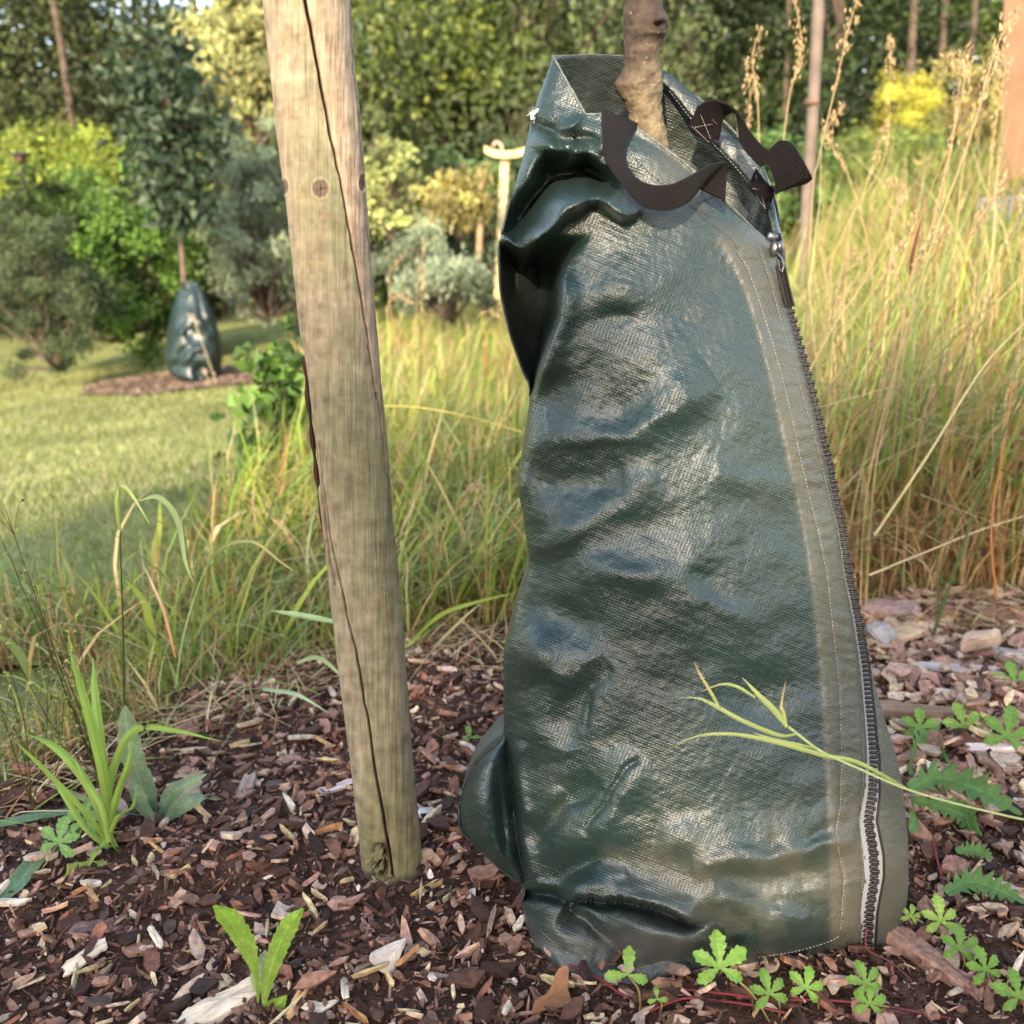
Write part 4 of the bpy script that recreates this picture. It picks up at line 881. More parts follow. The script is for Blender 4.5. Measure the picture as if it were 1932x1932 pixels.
slab('bark_piece', 'curved reddish bark piece standing at the grass edge left of the post', 'bark', 358, 1395, .034, .024, .006, 80, (.24, .12, .08), (50, 0), .012)
slab('wood_chip', 'grey weathered upright chip between the plank piece and the post', 'wood chip', 466, 1500, .050, .018, .008, 85, (.30, .22, .18), (0, -18), .006, jag=.25)
slab('wood_chip', 'whitish striped splinter touching the left side of the post', 'wood chip', 632, 1498, .060, .013, .005, 22, (.55, .45, .42), (10, -6), .006, jag=.2)
slab('wood_chip', 'pale torn chip leaning on the left foot of the post', 'wood chip', 668, 1600, .034, .016, .004, 62, (.55, .40, .22), (0, -30), .008)
slab('bark_piece', 'whitish flaky bark piece on the right of the post foot', 'bark', 815, 1545, .034, .015, .006, 10, (.60, .52, .48), (6, 0), .006)
slab('bark_piece', 'dark curled bark lump a hand width left of the post', 'bark', 540, 1590, .042, .022, .014, 40, DKB, (15, 10), .003, jag=.3, mt=M_chip)
slab('bark_piece', 'flat grey brown bark plate in the lower left of the bed', 'bark', 190, 1762, .060, .018, .004, 12, (.14, .085, .07), (8, 4), .006, mt=M_chip)
slab('dry_leaf', 'brown curled dry leaf lying below the left end of the bag', 'leaf', 1040, 1895, .052, .034, .0015, 28, (.24, .105, .045), (14, 0), .007, pts=[(-1, -.6), (-.6, .1), (0, .3), (.6, 1), (1, .9), (.7, .1), (.5, -.7), (.1, -1), (-.4, -.7)], curl=1.2, mt=M_plain, jag=.1)
slab('dry_leaf', 'pale papery dead leaf with a stalk beside the largest five-lobed leaf', 'leaf', 1432, 1838, .040, .026, .0015, 12, (.55, .36, .24), (12, 0), .007, pts=[(-1, .2), (-.6, 1), (0, .8), (.7, .9), (1, 0), (.5, -.8), (0, -.5), (-.6, -1)], curl=1.5, mt=M_plain)
slab('dry_leaf', 'small crumpled brown leaf under the left five-lobed seedling', 'leaf', 1258, 1890, .030, .022, .002, 12, (.24, .12, .07), (16, 6), .007, curl=2.5, mt=M_plain)
slab('bark_piece', 'large weathered log of bark lying right of the bag foot', 'bark', 1740, 1820, .125, .020, .014, -58, (.26, .15, .11), (0, 4), .002, jag=.4, mt=M_chip)
slab('wood_chunk', 'ragged pale split wood at the right edge beyond the bark log', 'wood chip', 1905, 1700, .070, .020, .010, -35, (.50, .36, .24), (10, 0), .004, jag=.35)
slab('bark_piece', 'reddish oval bark piece right of the bag by the toothed weed', 'bark', 1800, 1650, .035, .022, .010, 50, (.26, .13, .09), (12, 0), .004, mt=M_chip)
slab('wood_chunk', 'long dark brown lath lying behind the bag on the right', 'wood chip', 1745, 1360, .170, .024, .014, -15, (.22, .14, .09), (5, 0), .006, jag=.2)
slab('wood_chunk', 'pale flat board piece beyond the long dark lath on the right', 'wood chip', 1850, 1335, .120, .018, .006, -20, (.56, .44, .34), (5, 0), .014, jag=.2)
slab('wood_chunk', 'grey lath with a reddish end lying right of the bag', 'wood chip', 1800, 1280, .130, .020, .008, -12, (.34, .30, .28), (5, 0), .012, jag=.2)
slab('wood_chunk', 'broad buff slab lying between the stones on the right', 'wood chip', 1690, 1215, .115, .040, .012, 28, (.46, .32, .20), (6, 0), .010, jag=.2)
slab('bark_piece', 'purplish bark plate at the top of the mulch beside the zip edge', 'bark', 1678, 1172, .095, .050, .022, -10, (.28, .18, .16), (10, 0), .010, mt=M_chip)
slab('wood_chunk', 'pale pink square ended lath at the right edge near the seedlings', 'wood chip', 1900, 1430, .110, .016, .006, 0, (.60, .47, .40), (5, 0), .012, jag=.15)
def stone(name, label, px, py, sz, ang, col, seed, pts=None, lift=0.0):
    import bmesh
    bm = bmesh.new(); r = np.random.default_rng(seed)
    if pts is None: pts = [(a, b, c) for a, b, c in r.uniform(-1, 1, (16, 3))]
    for p in pts: bm.verts.new([p[0] * sz[0] / 2, p[1] * sz[1] / 2, p[2] * sz[2] / 2])
    res = bmesh.ops.convex_hull(bm, input=list(bm.verts)); bmesh.ops.delete(bm, geom=[v for v in bm.verts if not v.link_faces], context='VERTS')
    bmesh.ops.bevel(bm, geom=list(bm.edges), offset=min(sz) * .06, segments=2, affect='EDGES')
    me = bpy.data.meshes.new(name); bm.to_mesh(me); bm.free()
    a = me.color_attributes.new('Col', 'FLOAT_COLOR', 'POINT'); n = len(me.vertices); a.data.foreach_set('color', np.concatenate([np.array(col)[None] * r.uniform(.85, 1.12, (n, 1)), np.ones((n, 1))], 1).ravel())
    for p in me.polygons: p.use_smooth = False
    o = link(name, me, mat('stone_' + str(seed), .7, noise=(90, .7, 1.2), bump=(200, .6, .001)))
    g = G(px, py); o.location = [float(v) for v in g + [0, 0, sz[2] * .35 + lift]]; o.rotation_euler = (0, 0, R_(ang)); return prop(o, label, 'stone')
stone('white_stone', 'angular white quartz stone lying on the mulch between post and bottom edge', 735, 1835, (.040, .022, .034), 18, (.40, .35, .31), 1, [(-1, -.5, .3), (-.8, .6, .2), (-.5, -.8, -.5), (-.1, .7, -1), (0, -.9, -.9), (.2, -.6, .5), (.9, -.1, 1), (1, .2, .8), (.6, .5, .2), (.5, -.5, -.1), (-.6, 0, .55), (-.9, 0, .4), (.2, .3, .7)], .006)
stone('grey_stone', 'grey angular stone beside the zip edge at the top of the mulch', 1664, 1225, (.075, .06, .055), 30, (.30, .27, .26), 2, lift=.008)
stone('grey_stone', 'blocky grey brown stone at the right edge beyond the lath', 1900, 1265, (.07, .06, .05), 10, (.30, .25, .22), 3, lift=.008)
stone('buff_stone', 'buff rounded stone among the chips right of the bag', 1845, 1240, (.11, .045, .04), 30, (.52, .36, .25), 4, lift=.008)
for i, (x, y, s, c, lb) in enumerate([(962/1.294*1.0, 0, 0, 0, '')][:0]): pass

# ================================================================ small plants on the bed
def leaf_blade(mb, P, w, side, C1, C2=None, serr=0, nser=9, fold=.12, seed=0):
    """leaf along centre line P (k,3) with width profile w, toothed by serr"""
    n = 40 if not serr else 72; P = crv(P, n); t = np.linspace(0, 1, n); wd = np.interp(t, np.linspace(0, 1, len(w)), w)
    if serr: wd = wd * (1 + serr * (((t * nser) % 1) - .5) * (t > .12))
    T = np.gradient(P, axis=0); side = np.broadcast_to(np.asarray(side, float), (n, 3)); side = side - T * (np.sum(side * T, 1) / np.sum(T * T, 1))[:, None]
    C1 = np.array(C1); C2 = np.array(C2 if C2 is not None else C1); C = (C1 * (1 - t[:, None]) + C2 * t[:, None]) * (1 + .1 * vnoise(t * 9, t * 0 + seed, seed))[:, None]
    side = side / np.linalg.norm(side, axis=1, keepdims=True); N = np.cross(T, side); N /= np.linalg.norm(N, axis=1, keepdims=True)
    f = np.array([-1, -.75, -.5, -.12, 0, .12, .5, .75, 1.]); Gd = P[:, None] + side[:, None] * (f[None, :, None] * wd[:, None, None] / 2) + N[:, None] * ((np.abs(f)[None, :, None] * fold + .06 * vnoise(t[:, None] * 7 + f[None] * 2, f[None] + t[:, None], seed)[..., None] * (np.abs(f)[None, :, None])) * wd[:, None, None])
    CC = np.repeat(C[:, None], 9, 1)
    if wd.max() > .011:
        vein = np.sin((t[:, None] * 13 - np.abs(f)[None] * 1.6) * 2 * np.pi) > .72; CC = CC * (1 + .28 * (vein & (np.abs(f)[None] > .05)))[..., None]
        CC = CC * (1 + .22 * vnoise(t[:, None] * 14, f[None] * 3 + seed, seed + 3))[..., None]; CC[:, 4] *= 1.45
        brown = (vnoise(t[:, None] * 22, f[None] * 4, seed + 8) > .82)[..., None]; CC = np.where(brown, CC * .5 + np.array([.12, .07, .02]), CC)
    else: CC[:, 4] *= 1.2
    mb.grid(Gd, CC)
def P3(*a): return np.array([PY(x, y, Y) for x, y, Y in a])
def plant(name, label, cat, px, py, group=None):
    g = G(px, py); return empty(name, g, label, cat, group), g
# toothed-leaf rosette in front
pl, g = plant('dandelion_seedling', 'young plant with two upright toothed bright green leaves at the bottom', 'plant', 488, 1910)
for nm, pts, w_, sd in (('leaf', [(487,1900),(483,1845),(463,1790),(430,1735),(404,1708)], [.002, .005, .021, .029, .005], 1), ('leaf', [(497,1895),(505,1850),(524,1790),(546,1745),(572,1714)], [.004, .011, .017, .016, .002], 2), ('leaf', [(488,1905),(505,1902),(525,1895),(541,1878)], [.003, .012, .014, .001], 3), ('leaf', [(490,1890),(484,1860),(490,1830),(503,1795)], [.003, .012, .018, .004], 4)):
    m = MB(); k = len(pts); yb = g[1]; leaf_blade(m, P3(*[(a, b, yb - .01 * i / k - (.01 if sd == 2 else 0) + (.012 if sd == 4 else 0)) for i, (a, b) in enumerate(pts)]), w_, [1, -.25, 0], (.15, .23, .04), (.17, .28, .035) if sd != 4 else (.38, .45, .25), .22, 12, .10, sd); m.build('leaf', M_leaf, pl)
# bright grass tuft at left
pl, g = plant('grass_tuft', 'bright green broad-bladed grass tuft on the mulch at the left', 'grass tuft', 205, 1600)
for i, (pts, w_) in enumerate([([(205,1590),(200,1500),(180,1400),(150,1290),(128,1215)], .011), ([(205,1585),(197,1480),(186,1380),(178,1300),(176,1240)], .011), ([(208,1580),(215,1500),(240,1440),(275,1362),(262,1420)], .0),
    ([(205,1560),(207,1480),(235,1400),(270,1372),(330,1378),(415,1398)], .009), ([(207,1560),(222,1500),(240,1450),(252,1395)], .008), ([(203,1580),(175,1500),(135,1440),(90,1400),(38,1381)], .010), ([(203,1590),(170,1545),(110,1480),(60,1430),(30,1400)], .006),
    ([(206,1600),(160,1560),(120,1500),(95,1460)], .007), ([(206,1580),(190,1600),(178,1612),(160,1650)], .006), ([(206,1570),(215,1590),(232,1620),(228,1640)], .006), ([(206,1575),(225,1540),(250,1525),(256,1495)], .006), ([(205,1590),(190,1520),(160,1470),(140,1430)], .006)]):
    if not w_: continue
    m = MB(); n = len(pts); leaf_blade(m, P3(*[(a, b, g[1] - .004 * i + .05 * j / n * (1 if i % 2 else -1)) for j, (a, b) in enumerate(pts)]), [w_ * .8, w_, w_, w_ * .7, .0005], [1, .3, 0], (.20, .28, .05), (.20, .32, .06), 0, fold=.2, seed=i); m.build('blade', M_grass, pl)
# downy grey-green plant right behind the tuft
pl, g = plant('rosette_weed', 'grey green downy weed with long soft leaves behind the bright tuft', 'plant', 305, 1560)
for i, (pts, w_) in enumerate([([(290,1540),(270,1490),(245,1420),(238,1362),(236,1330)], .034), ([(300,1550),(320,1500),(350,1480),(390,1460)], .020), ([(310,1550),(340,1520),(380,1505),(420,1508)], .020), ([(290,1555),(265,1520),(255,1490),(250,1470)], .022), ([(280,1540),(200,1530),(140,1500),(80,1480)], .016)]):
    m = MB(); n = len(pts); leaf_blade(m, P3(*[(a, b, g[1] + .03 - .015 * i) for j, (a, b) in enumerate(pts)]), [w_ * .3, w_, w_, w_ * .8, .001], [1, -.3, .1], (.12, .17, .085), (.17, .23, .13), .12, 8, .10, 20 + i); m.build('leaf', M_leaf, pl)
pl, g = plant('rosette_weed', 'flat lying long grey green leaves at the left edge below the tuft', 'plant', 95, 1600)
for i, (pts, w_) in enumerate([([(190,1565),(140,1600),(80,1640),(30,1700),(-20,1745)], .026), ([(230,1555),(150,1550),(70,1560),(0,1575),(-40,1575)], .018)]):
    m = MB(); Pq = G(np.array([a for a, b in pts]), np.array([b for a, b in pts])) + [0, 0, .016]; leaf_blade(m, Pq, [w_ * .3, w_ * .8, w_, w_ * .8, .001], [.4, 1, 0], (.10, .17, .07), (.15, .23, .11), .10, 9, .10, 30 + i); m.build('leaf', M_leaf, pl)
pl, g = plant('fallen_leaf', 'yellow green leaf lying on the mulch at the far left', 'leaf', 125, 1690)
m = MB(); leaf_blade(m, G(np.array([205, 165, 130, 105]), np.array([1648, 1655, 1672, 1720])) + [0, 0, .014], [.004, .012, .020, .012], [.3, .8, .4], (.25, .32, .06), (.42, .44, .10), .15, 6, .1, 44); m.build('leaf', M_leaf, pl)

def palmate(px, py, spx, h_px, size, label, tiltc=(.22, .36, .05), nl=5, roll=0, dY=0, name='cinquefoil'):
    """five-lobed seedling: stalk from px,py up to the leaf centre at spx"""
    pl, g = plant(name, label, 'plant', px, py, 'five-lobed seedlings creeping round the bag')
    top = PY(spx, py - h_px, g[1] - .01 + dY); m = MB(); m.tube(crv([g - [0, 0, .004], (g + top) / 2 + [.004, 0, .002], top], 14), .0009, 6, (.30, .26, .10)); m.build('stalk', M_leaf, pl)
    nrm = np.array([0, -.80, .6]); nrm /= np.linalg.norm(nrm); ex = np.array([1, 0, 0.]); ey = np.cross(nrm, ex)
    m = MB()
    for k in range(nl):
        a = R_(90 + roll + (k - (nl - 1) / 2) * (300 / nl)); d = ex * math.cos(a) + ey * math.sin(a); L = size * (1 - .22 * abs(k - (nl - 1) / 2) / 2) * rng.uniform(.9, 1.1)
        sidev = np.cross(nrm, d); pts = [top, top + d * L * .35 + nrm * .001, top + d * L * .7 + nrm * .0005, top + d * L - nrm * .003]
        leaf_blade(m, pts, [L * .06, L * .22, L * .44, L * .46, L * .08], sidev, np.array(tiltc) * .95, tiltc, .30, 5, .12, k)
    m.build('leaflets', M_leaf, pl)
CQ = [(1555-100,1925,1358,100,.030,'largest five-lobed bright green leaf in front of the bag foot'), (1208,1905,1184,66,.022,'three-lobed seedling under the left part of the bag',),
      (1470,1915,1452,40,.020,'low five-lobed seedling right of the pale dead leaf'), (1545,1905,1520,40,.019,'tall stalked seedling cluster at the middle bottom below the stitched hem'), (1240,1915,1240,30,.010,'tiny leaf pair below the three-lobed seedling'),
      (1622,1905,1634,50,.018,'seedling at the bottom edge left of the bark log'), (1700,1915,1640-0,20,.018,'short seedling in the bottom right left of the log end'), (1790,1800,1775,62,.022,'pair of serrated leaflets right above the bark log'),
      (1812,1840,1810,50,.022,'toothed seedling right of the bark log'), (1870,1870,1860,40,.020,'seedling near the right edge beyond the log'), (1748,1760,1718,30,.012,'small green shoot on the bark log'),
      (1925,1930,1922,50,.024,'yellowish seedling cut by the right bottom corner'), (890,1400,888,8,.016,'tiny green sprout in the mulch between post and bag'), (60,1660,110,70,.028,'dark five-lobed leaf at left edge under the tuft'), (130,1600,160,50,.026,'five-lobed leaf just below the bright tuft'),
      (1735,1395,1735,20,.03,'flat seedling beside the bag at mid right'), (1830,1390,1820,18,.032,'seedling on the mulch beyond the laths at right'), (1905,1420,1900,30,.040,'leafy seedling clump at the right edge by the square lath'), (1920,1300,1915,10,.036,'seedling at the right edge above the laths')]
for i, a in enumerate(CQ): palmate(*a[:5], a[5], nl=5 if i not in (1, 4, 12) else 3, roll=[0, -8, 12, -20, 5, 15, -10][i % 7], tiltc=[(.14, .26, .035), (.19, .30, .05), (.11, .21, .03)][i % 3] if i not in (13, 14) else (.13, .24, .06))
# spiny weed right of the bag
pl, g = plant('spiny_weed', 'spiny toothed dark green weed leaves spread out right of the bag', 'plant', 1760, 1540)
for i, (pts, w_) in enumerate([([(1712,1520),(1770,1500),(1850,1525),(1925,1570)], .045), ([(1712,1490),(1730,1440),(1760,1425),(1790,1470)], .04), ([(1718,1540),(1790,1560),(1830,1580),(1850,1610)], .030), ([(1790,1545),(1820,1570),(1828,1600)], .03), ([(1780,1720),(1830,1700),(1880,1715),(1930,1740)], .032), ([(1800,1640),(1840,1640),(1870,1655)], .022), ([(1712,1600),(1722,1570),(1715,1540)], .03)]):
    m = MB(); Pq = G(np.array([a for a, b in pts]), np.array([b for a, b in pts])) + [0, 0, .022]; leaf_blade(m, Pq, [w_ * .3, w_ * .75, w_ * .7, .002], [.2, 1, .5], (.07, .14, .03), (.11, .20, .05), 1.1, 9, .15, 60 + i); m.build('leaf', M_leaf, pl)
# red runners
def runner(label, pts, r=.0013, c=(.22, .035, .04)):
    P = G(np.array([p[0] for p in pts]), np.array([p[1] for p in pts])) + [0, 0, .010]; P[:, 2] += .004 * np.sin(np.arange(len(P)) * 2.1); m = MB(); m.tube(crv(P, 70), r, 6, c); o = m.build('red_runner', M_leaf); prop(o, label, 'runner')
runner('long red runner stem creeping along the foot of the bag at the bottom', [(1075,1838),(1130,1870),(1200,1900),(1270,1885),(1380,1900),(1450,1898),(1560,1905),(1680,1925),(1800,1935)])
runner('lower red runner stem crossing at the bottom edge under the bag', [(1225,1925),(1290,1908),(1360,1900),(1420,1915),(1480,1935)])
runner('short red stem arching out between post foot and bag corner', [(845,1615),(862,1608),(900,1600),(940,1612)], .0015)
runner('red runner looping down right of the bag to the bark log', [(1758,1600),(1768,1650),(1790,1700),(1830,1740)], .0014)
runner('red runner leading to the bottom right corner past the seedlings', [(1820,1790),(1860,1830),(1900,1850),(1950,1870)], .0014)
m = MB(); P = np.array([PY(a, b, c) for a, b, c in ((1636,1752,.80),(1633,1775,.80),(1640,1795,.80),(1680,1815,.80),(1720,1850,.78))]); m.tube(crv(P, 30), .0008, 5, (.2, .05, .04)); prop(m.build('red_runner', M_leaf), 'thin red runner hooked on the lower end of the zip', 'runner')

# grass stalk leaning across the bag
gs = empty('grass_stalk', PY(1990, 1555, .66), 'single green grass stalk reaching in front of the bag from the right', 'grass stalk')
m = MB(); P = crv([PY(*p) for p in ((2060,1560,.68),(1990,1552,.685),(1932,1546,.69),(1860,1530,.70),(1780,1510,.71),(1700,1485,.72),(1620,1450,.725),(1550,1418,.73),(1505,1385,.733),(1488,1372,.735)) ], 60); m.tube(P, np.interp(np.arange(60), [0, 59], [.0007, .0012]), 6, (.42, .46, .20)); m.build('stem', M_grass, gs)
for i, (pts, w_) in enumerate([([(1710,1488),(1620,1440),(1560,1428),(1480,1405),(1400,1388),(1340,1386),(1300,1395),(1263,1413)], .0050), ([(1505,1385),(1470,1388),(1400,1360),(1345,1330),(1318,1318),(1282,1316)], .0042), ([(1360,1340),(1340,1305),(1322,1275),(1310,1248)], .0026), ([(1485,1372),(1460,1340),(1430,1310),(1400,1278)], .0055), ([(1425,1316),(1390,1296),(1360,1292),(1320,1306)], .0030), ([(1484,1372),(1478,1345),(1474,1330),(1482,1285)], .0030), ([(1540,1412),(1490,1402),(1450,1392),(1420,1382)], .003)]):
    m = MB(); n = len(pts); leaf_blade(m, P3(*[(a, b, .728 - .01 * (i % 3)) for a, b in pts]), [w_ * .5, w_ * .9, w_ * .85, w_ * .5, .0003], [.3, -.2, 1], (.30, .36, .11), (.36, .40, .17) if i not in (2, 5) else (.45, .30, .15), 0, fold=.15, seed=i); m.build('blade', M_grass, gs)
# ================================================================ foliage
def leaves(C, ln, wd, cols, droop=.3, up=None, fold=.25, seed=0, tint=.25, nrm_bias=.4, ct=None):
    """diamond leaves at centres C"""
    r = np.random.default_rng(seed); n = len(C)
    d = r.normal(0, 1, (n, 3)); d[:, 2] -= droop * 1.5
    if up is not None: d = d * .5 + up
    d /= np.linalg.norm(d, axis=1, keepdims=True)
    q = r.normal(0, 1, (n, 3)); q[:, 2] += nrm_bias; s = np.cross(d, q); s /= np.linalg.norm(s, axis=1, keepdims=True) + 1e-9; N = np.cross(s, d)
    L = ln * r.uniform(.65, 1.3, n)[:, None]; W = wd * r.uniform(.7, 1.3, n)[:, None]
    V = np.stack([C - d * L / 2, C - s * W / 2 + N * W * fold, C + d * L / 2, C + s * W / 2 + N * W * fold], 1).reshape(-1, 3)
    Q = np.arange(n * 4).reshape(n, 4)
    cols = np.asarray(cols); c = cols[r.integers(len(cols), size=n)] * r.uniform(1 - tint, 1 + tint, (n, 1))
    if ct is not None: c = c * ct[:, None]
    return V, Q, np.repeat(c, 4, 0)
def clump_pts(n, center, rad, nclump, spread, seed=0, shell=.55, zcut=None, noise=.35):
    """points in clumps spread through an ellipsoid, denser toward its outside, with gaps"""
    r = np.random.default_rng(seed); k = r.normal(0, 1, (nclump, 3)); k /= np.linalg.norm(k, axis=1, keepdims=True)
    rr = r.uniform(shell ** 2, 1, nclump) ** .5 * (1 + noise * vnoise(k[:, 0] * 2.5 + seed, k[:, 2] * 2.5 + k[:, 1], seed)); K = k * rr[:, None] * np.array(rad) + center
    i = r.integers(nclump, size=n); sz = r.uniform(.5, 1.4, nclump); P = K[i] + r.normal(0, 1, (n, 3)) * (sz[i] * spread)[:, None] * np.array([1, 1, .7])
    global CT_
    CT_ = r.uniform(.45, 1.65, nclump)[i]  # random tone per clump, also standing in for light and shade in crowns
    return P, K
DG = [(.015, .028, .007), (.025, .043, .011), (.014, .025, .008), (.033, .052, .014)]
MG = [(.055, .088, .018), (.08, .12, .025), (.042, .075, .016), (.10, .14, .03)]
YG = [(.26, .30, .035), (.32, .33, .05), (.20, .26, .04), (.34, .32, .07)]
SG = [(.16, .20, .12), (.22, .26, .17), (.12, .16, .09), (.28, .31, .20)]
GO = [(.32, .28, .08), (.38, .32, .10), (.26, .26, .07), (.34, .27, .11)]
WG = [(.050, .066, .024), (.066, .086, .030), (.085, .105, .038), (.038, .052, .018)]
BR = mat('twig_bark', .9, use_col=False, base=(.075, .055, .04), noise=(8, .6, 1.3))
def limbs(m, base, tips, r0, seed=0, r1=.006, col=(1, 1, 1)):
    r = np.random.default_rng(seed)
    for t in tips:
        s = base + (t - base) * r.uniform(.0, .25); mid = (s + t) / 2 + r.normal(0, .08, 3) * np.linalg.norm(t - s) - [0, 0, .0]
        m.tube(crv([s, mid, t], 8), np.linspace(r0, r1, 8), 5, cap=False)
def shrub(name, label, cat, pxc, Y, hw, pyt, cols, n, ll, lw, seed, dy=None, group=None, depth=None, multi=7, extra=None, droop=0, up=None, pyb=None, base=None, spread=.10, nclump=None, noise=.35):
    top = PY(pxc, pyt, Y); x = top[0]; zg = float(gz(x, Y)) if pyb is None else PY(pxc, pyb, Y)[2]
    h = (top[2] - zg); w_ = hw / F * Y * 1.0; dp = depth or w_ * .8
    o = empty(name, (x, Y, float(gz(x, Y))), label, cat, group)
    c = np.array([x, Y, zg + h * .5]); rad = (w_, dp, h * .52); nc = nclump or int(max(40, 260 * w_ * h / 2))
    P, K = clump_pts(n, c, rad, nc, spread * max(w_, .5), seed, .35, noise=noise); P[:, 2] = np.maximum(P[:, 2], gz(P[:, 0], P[:, 1]) + .02)
    V, Q, cc = leaves(P, ll, lw, cols, droop, up, seed=seed, ct=CT_)
    V = [V]; Qs = [Q]; Cs = [cc]
    if extra:      # (cols, zmin fraction, share): lighter leaves at the top, sunlight put into their colour
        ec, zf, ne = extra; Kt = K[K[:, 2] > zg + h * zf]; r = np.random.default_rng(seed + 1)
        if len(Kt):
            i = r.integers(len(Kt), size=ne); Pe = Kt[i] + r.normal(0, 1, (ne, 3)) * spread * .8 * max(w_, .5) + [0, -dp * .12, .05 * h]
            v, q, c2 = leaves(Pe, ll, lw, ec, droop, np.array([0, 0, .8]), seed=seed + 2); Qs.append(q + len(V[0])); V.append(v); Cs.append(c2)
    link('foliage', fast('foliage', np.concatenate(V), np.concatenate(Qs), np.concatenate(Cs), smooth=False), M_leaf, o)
    m = MB(); b = np.array([x, Y, zg - .03]); r = np.random.default_rng(seed + 5); tp = K[r.choice(len(K), min(len(K), multi * 4), replace=False)]
    limbs(m, b, tp, .012 * (h + .4), seed, .003); m.build('stems', BR, o)
    return o
def tree(name, label, pxc, Y, h, rx, zc, rz, cols, n, ll, lw, seed, trunk_r=.12, nclump=160, spread=.28, weep=False, shell=.45, group='trees of the wood behind the meadow', extra=None, lean=0):
    x = PY(pxc, 400, Y)[0]; zg = float(gz(x, Y)); o = empty(name, (x, Y, zg), label, 'tree', group)
    c = np.array([x + lean, Y, zg + zc]); P, K = clump_pts(n, c, (rx, rx * .8, rz), nclump, spread, seed, shell)
    k_ = P[:, 2] > zg + .05; P = P[k_]; ctt = CT_[k_]
    if weep:
        r = np.random.default_rng(seed + 3); P[:, 2] -= np.abs(r.normal(0, .5, len(P)))
    V, Q, cc = leaves(P, ll, lw, cols, .8 if weep else .3, seed=seed, ct=ctt)
    V = [V]; Qs = [Q]; Cs = [cc]
    if extra:  # brighter leaves toward one side: sunlight painted as leaf colour
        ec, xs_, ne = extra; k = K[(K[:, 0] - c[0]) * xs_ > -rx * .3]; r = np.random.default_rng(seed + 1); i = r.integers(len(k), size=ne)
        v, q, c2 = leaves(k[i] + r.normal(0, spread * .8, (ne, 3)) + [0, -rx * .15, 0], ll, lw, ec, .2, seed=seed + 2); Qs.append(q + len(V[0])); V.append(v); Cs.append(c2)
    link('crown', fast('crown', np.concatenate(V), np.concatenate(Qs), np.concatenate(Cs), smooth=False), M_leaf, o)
    m = MB(); t = crv([(x, Y, zg - .1), (x + lean * .3 + .05, Y, zg + h * .4), (x + lean, Y + .05, zg + h * .95)], 24); m.tube(t, np.linspace(trunk_r, trunk_r * .25, 24), 10, rough=.15)
    r = np.random.default_rng(seed + 9)
    for i in r.choice(len(K), min(len(K), 22), replace=False):
        j = int(np.clip((K[i][2] - zg) / h * 24 - 4, 2, 22)); m.tube(crv([t[j], (t[j] + K[i]) / 2 + [0, 0, .15], K[i]], 8), np.linspace(trunk_r * .35, .01, 8), 5, cap=False)
    m.build('trunk', BR, o); return o

# ---- the wood at the back
WT = [('broad dark tree of the wood at the far left corner', -60, 15, WG, 0), ('grey green feathery tree standing behind the yellow bush', 190, 16, WG, 0), ('dull green tree behind the young tree on the lawn', 400, 17, WG, 0),
      ('dark tree with sunlit yellow green leaves right of the stake top', 800, 14, MG, 1), ('dark deep wood tree between the stake and the drooping tree', 690, 20, DG, 0), ('drooping grey green tree left of the bag top', 985, 13, WG, 2),
      ('dark leafy tree right behind the knotted trunk', 1290, 15, DG, 0), ('dense green tree above the webbing handles', 1420, 19, MG, 0), ('dark tree behind the thin stake', 1560, 16, DG, 0),
      ('dark tree behind the bright yellow bush at right', 1740, 18, DG, 0), ('shaded tree at the right edge behind the square timber', 1960, 17, MG, 0), ('far dark tree closing the left of the wood', 100, 24, DG, 0), ('far dark tree in the middle of the wood', 900, 25, DG, 0), ('far dark tree closing the right of the wood', 1640, 26, DG, 0), ('far dark tree behind the knotted trunk', 1250, 25, DG, 0), ('far tree above the drooping tree', 1100, 21, WG, 0), ('far tree between post and young tree', 520, 24, WG, 0), ('far tree at the left rim of the picture', -260, 21, WG, 0), ('far tree at the right rim of the picture', 2150, 22, DG, 0)]
for i, (lb, px_, Y_, cl, kd) in enumerate(WT):
    far_ = Y_ > 19.5
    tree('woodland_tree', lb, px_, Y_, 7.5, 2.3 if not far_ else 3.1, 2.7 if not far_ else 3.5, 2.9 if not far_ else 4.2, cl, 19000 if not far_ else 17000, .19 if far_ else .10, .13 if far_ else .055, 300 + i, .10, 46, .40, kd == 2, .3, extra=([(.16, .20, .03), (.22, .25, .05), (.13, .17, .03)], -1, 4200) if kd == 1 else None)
# bare trunks seen through the wood
for i, (px_, Y_, r_, lb) in enumerate([(150, 14, .05, 'thin trunk among leaves at upper left'), (1465, 14.5, .035, 'thin dark trunk left of the thin stake at top'), (1690, 14, .05, 'slim straight trunk seen above the yellow bush'), (1745, 14.5, .045, 'second slim trunk just right of the one above the yellow bush'), (1800, 15, .04, 'slim trunk between yellow bush and square timber')]):
    x = PY(px_, 400, Y_)[0]; zg = float(gz(x, Y_)); o = empty('slim_tree', (x, Y_, zg), lb, 'tree', 'slim bare trunks in the wood')
    m = MB(); m.tube(crv([(x, Y_, zg - .1), (x + .06, Y_, zg + 2.5), (x - .05, Y_, zg + 6)], 20), np.linspace(r_ * 1.3, r_ * .7, 20), 10, rough=.12); m.build('trunk', BR, o)
    P, K = clump_pts(1600, np.array([x, Y_, zg + 5.4]), (1.1, 1.0, 1.3), 26, .25, 500 + i); V, Q, cc = leaves(P, .08, .045, DG, seed=i); link('crown', fast('crown', V, Q, cc, False), M_leaf, o)

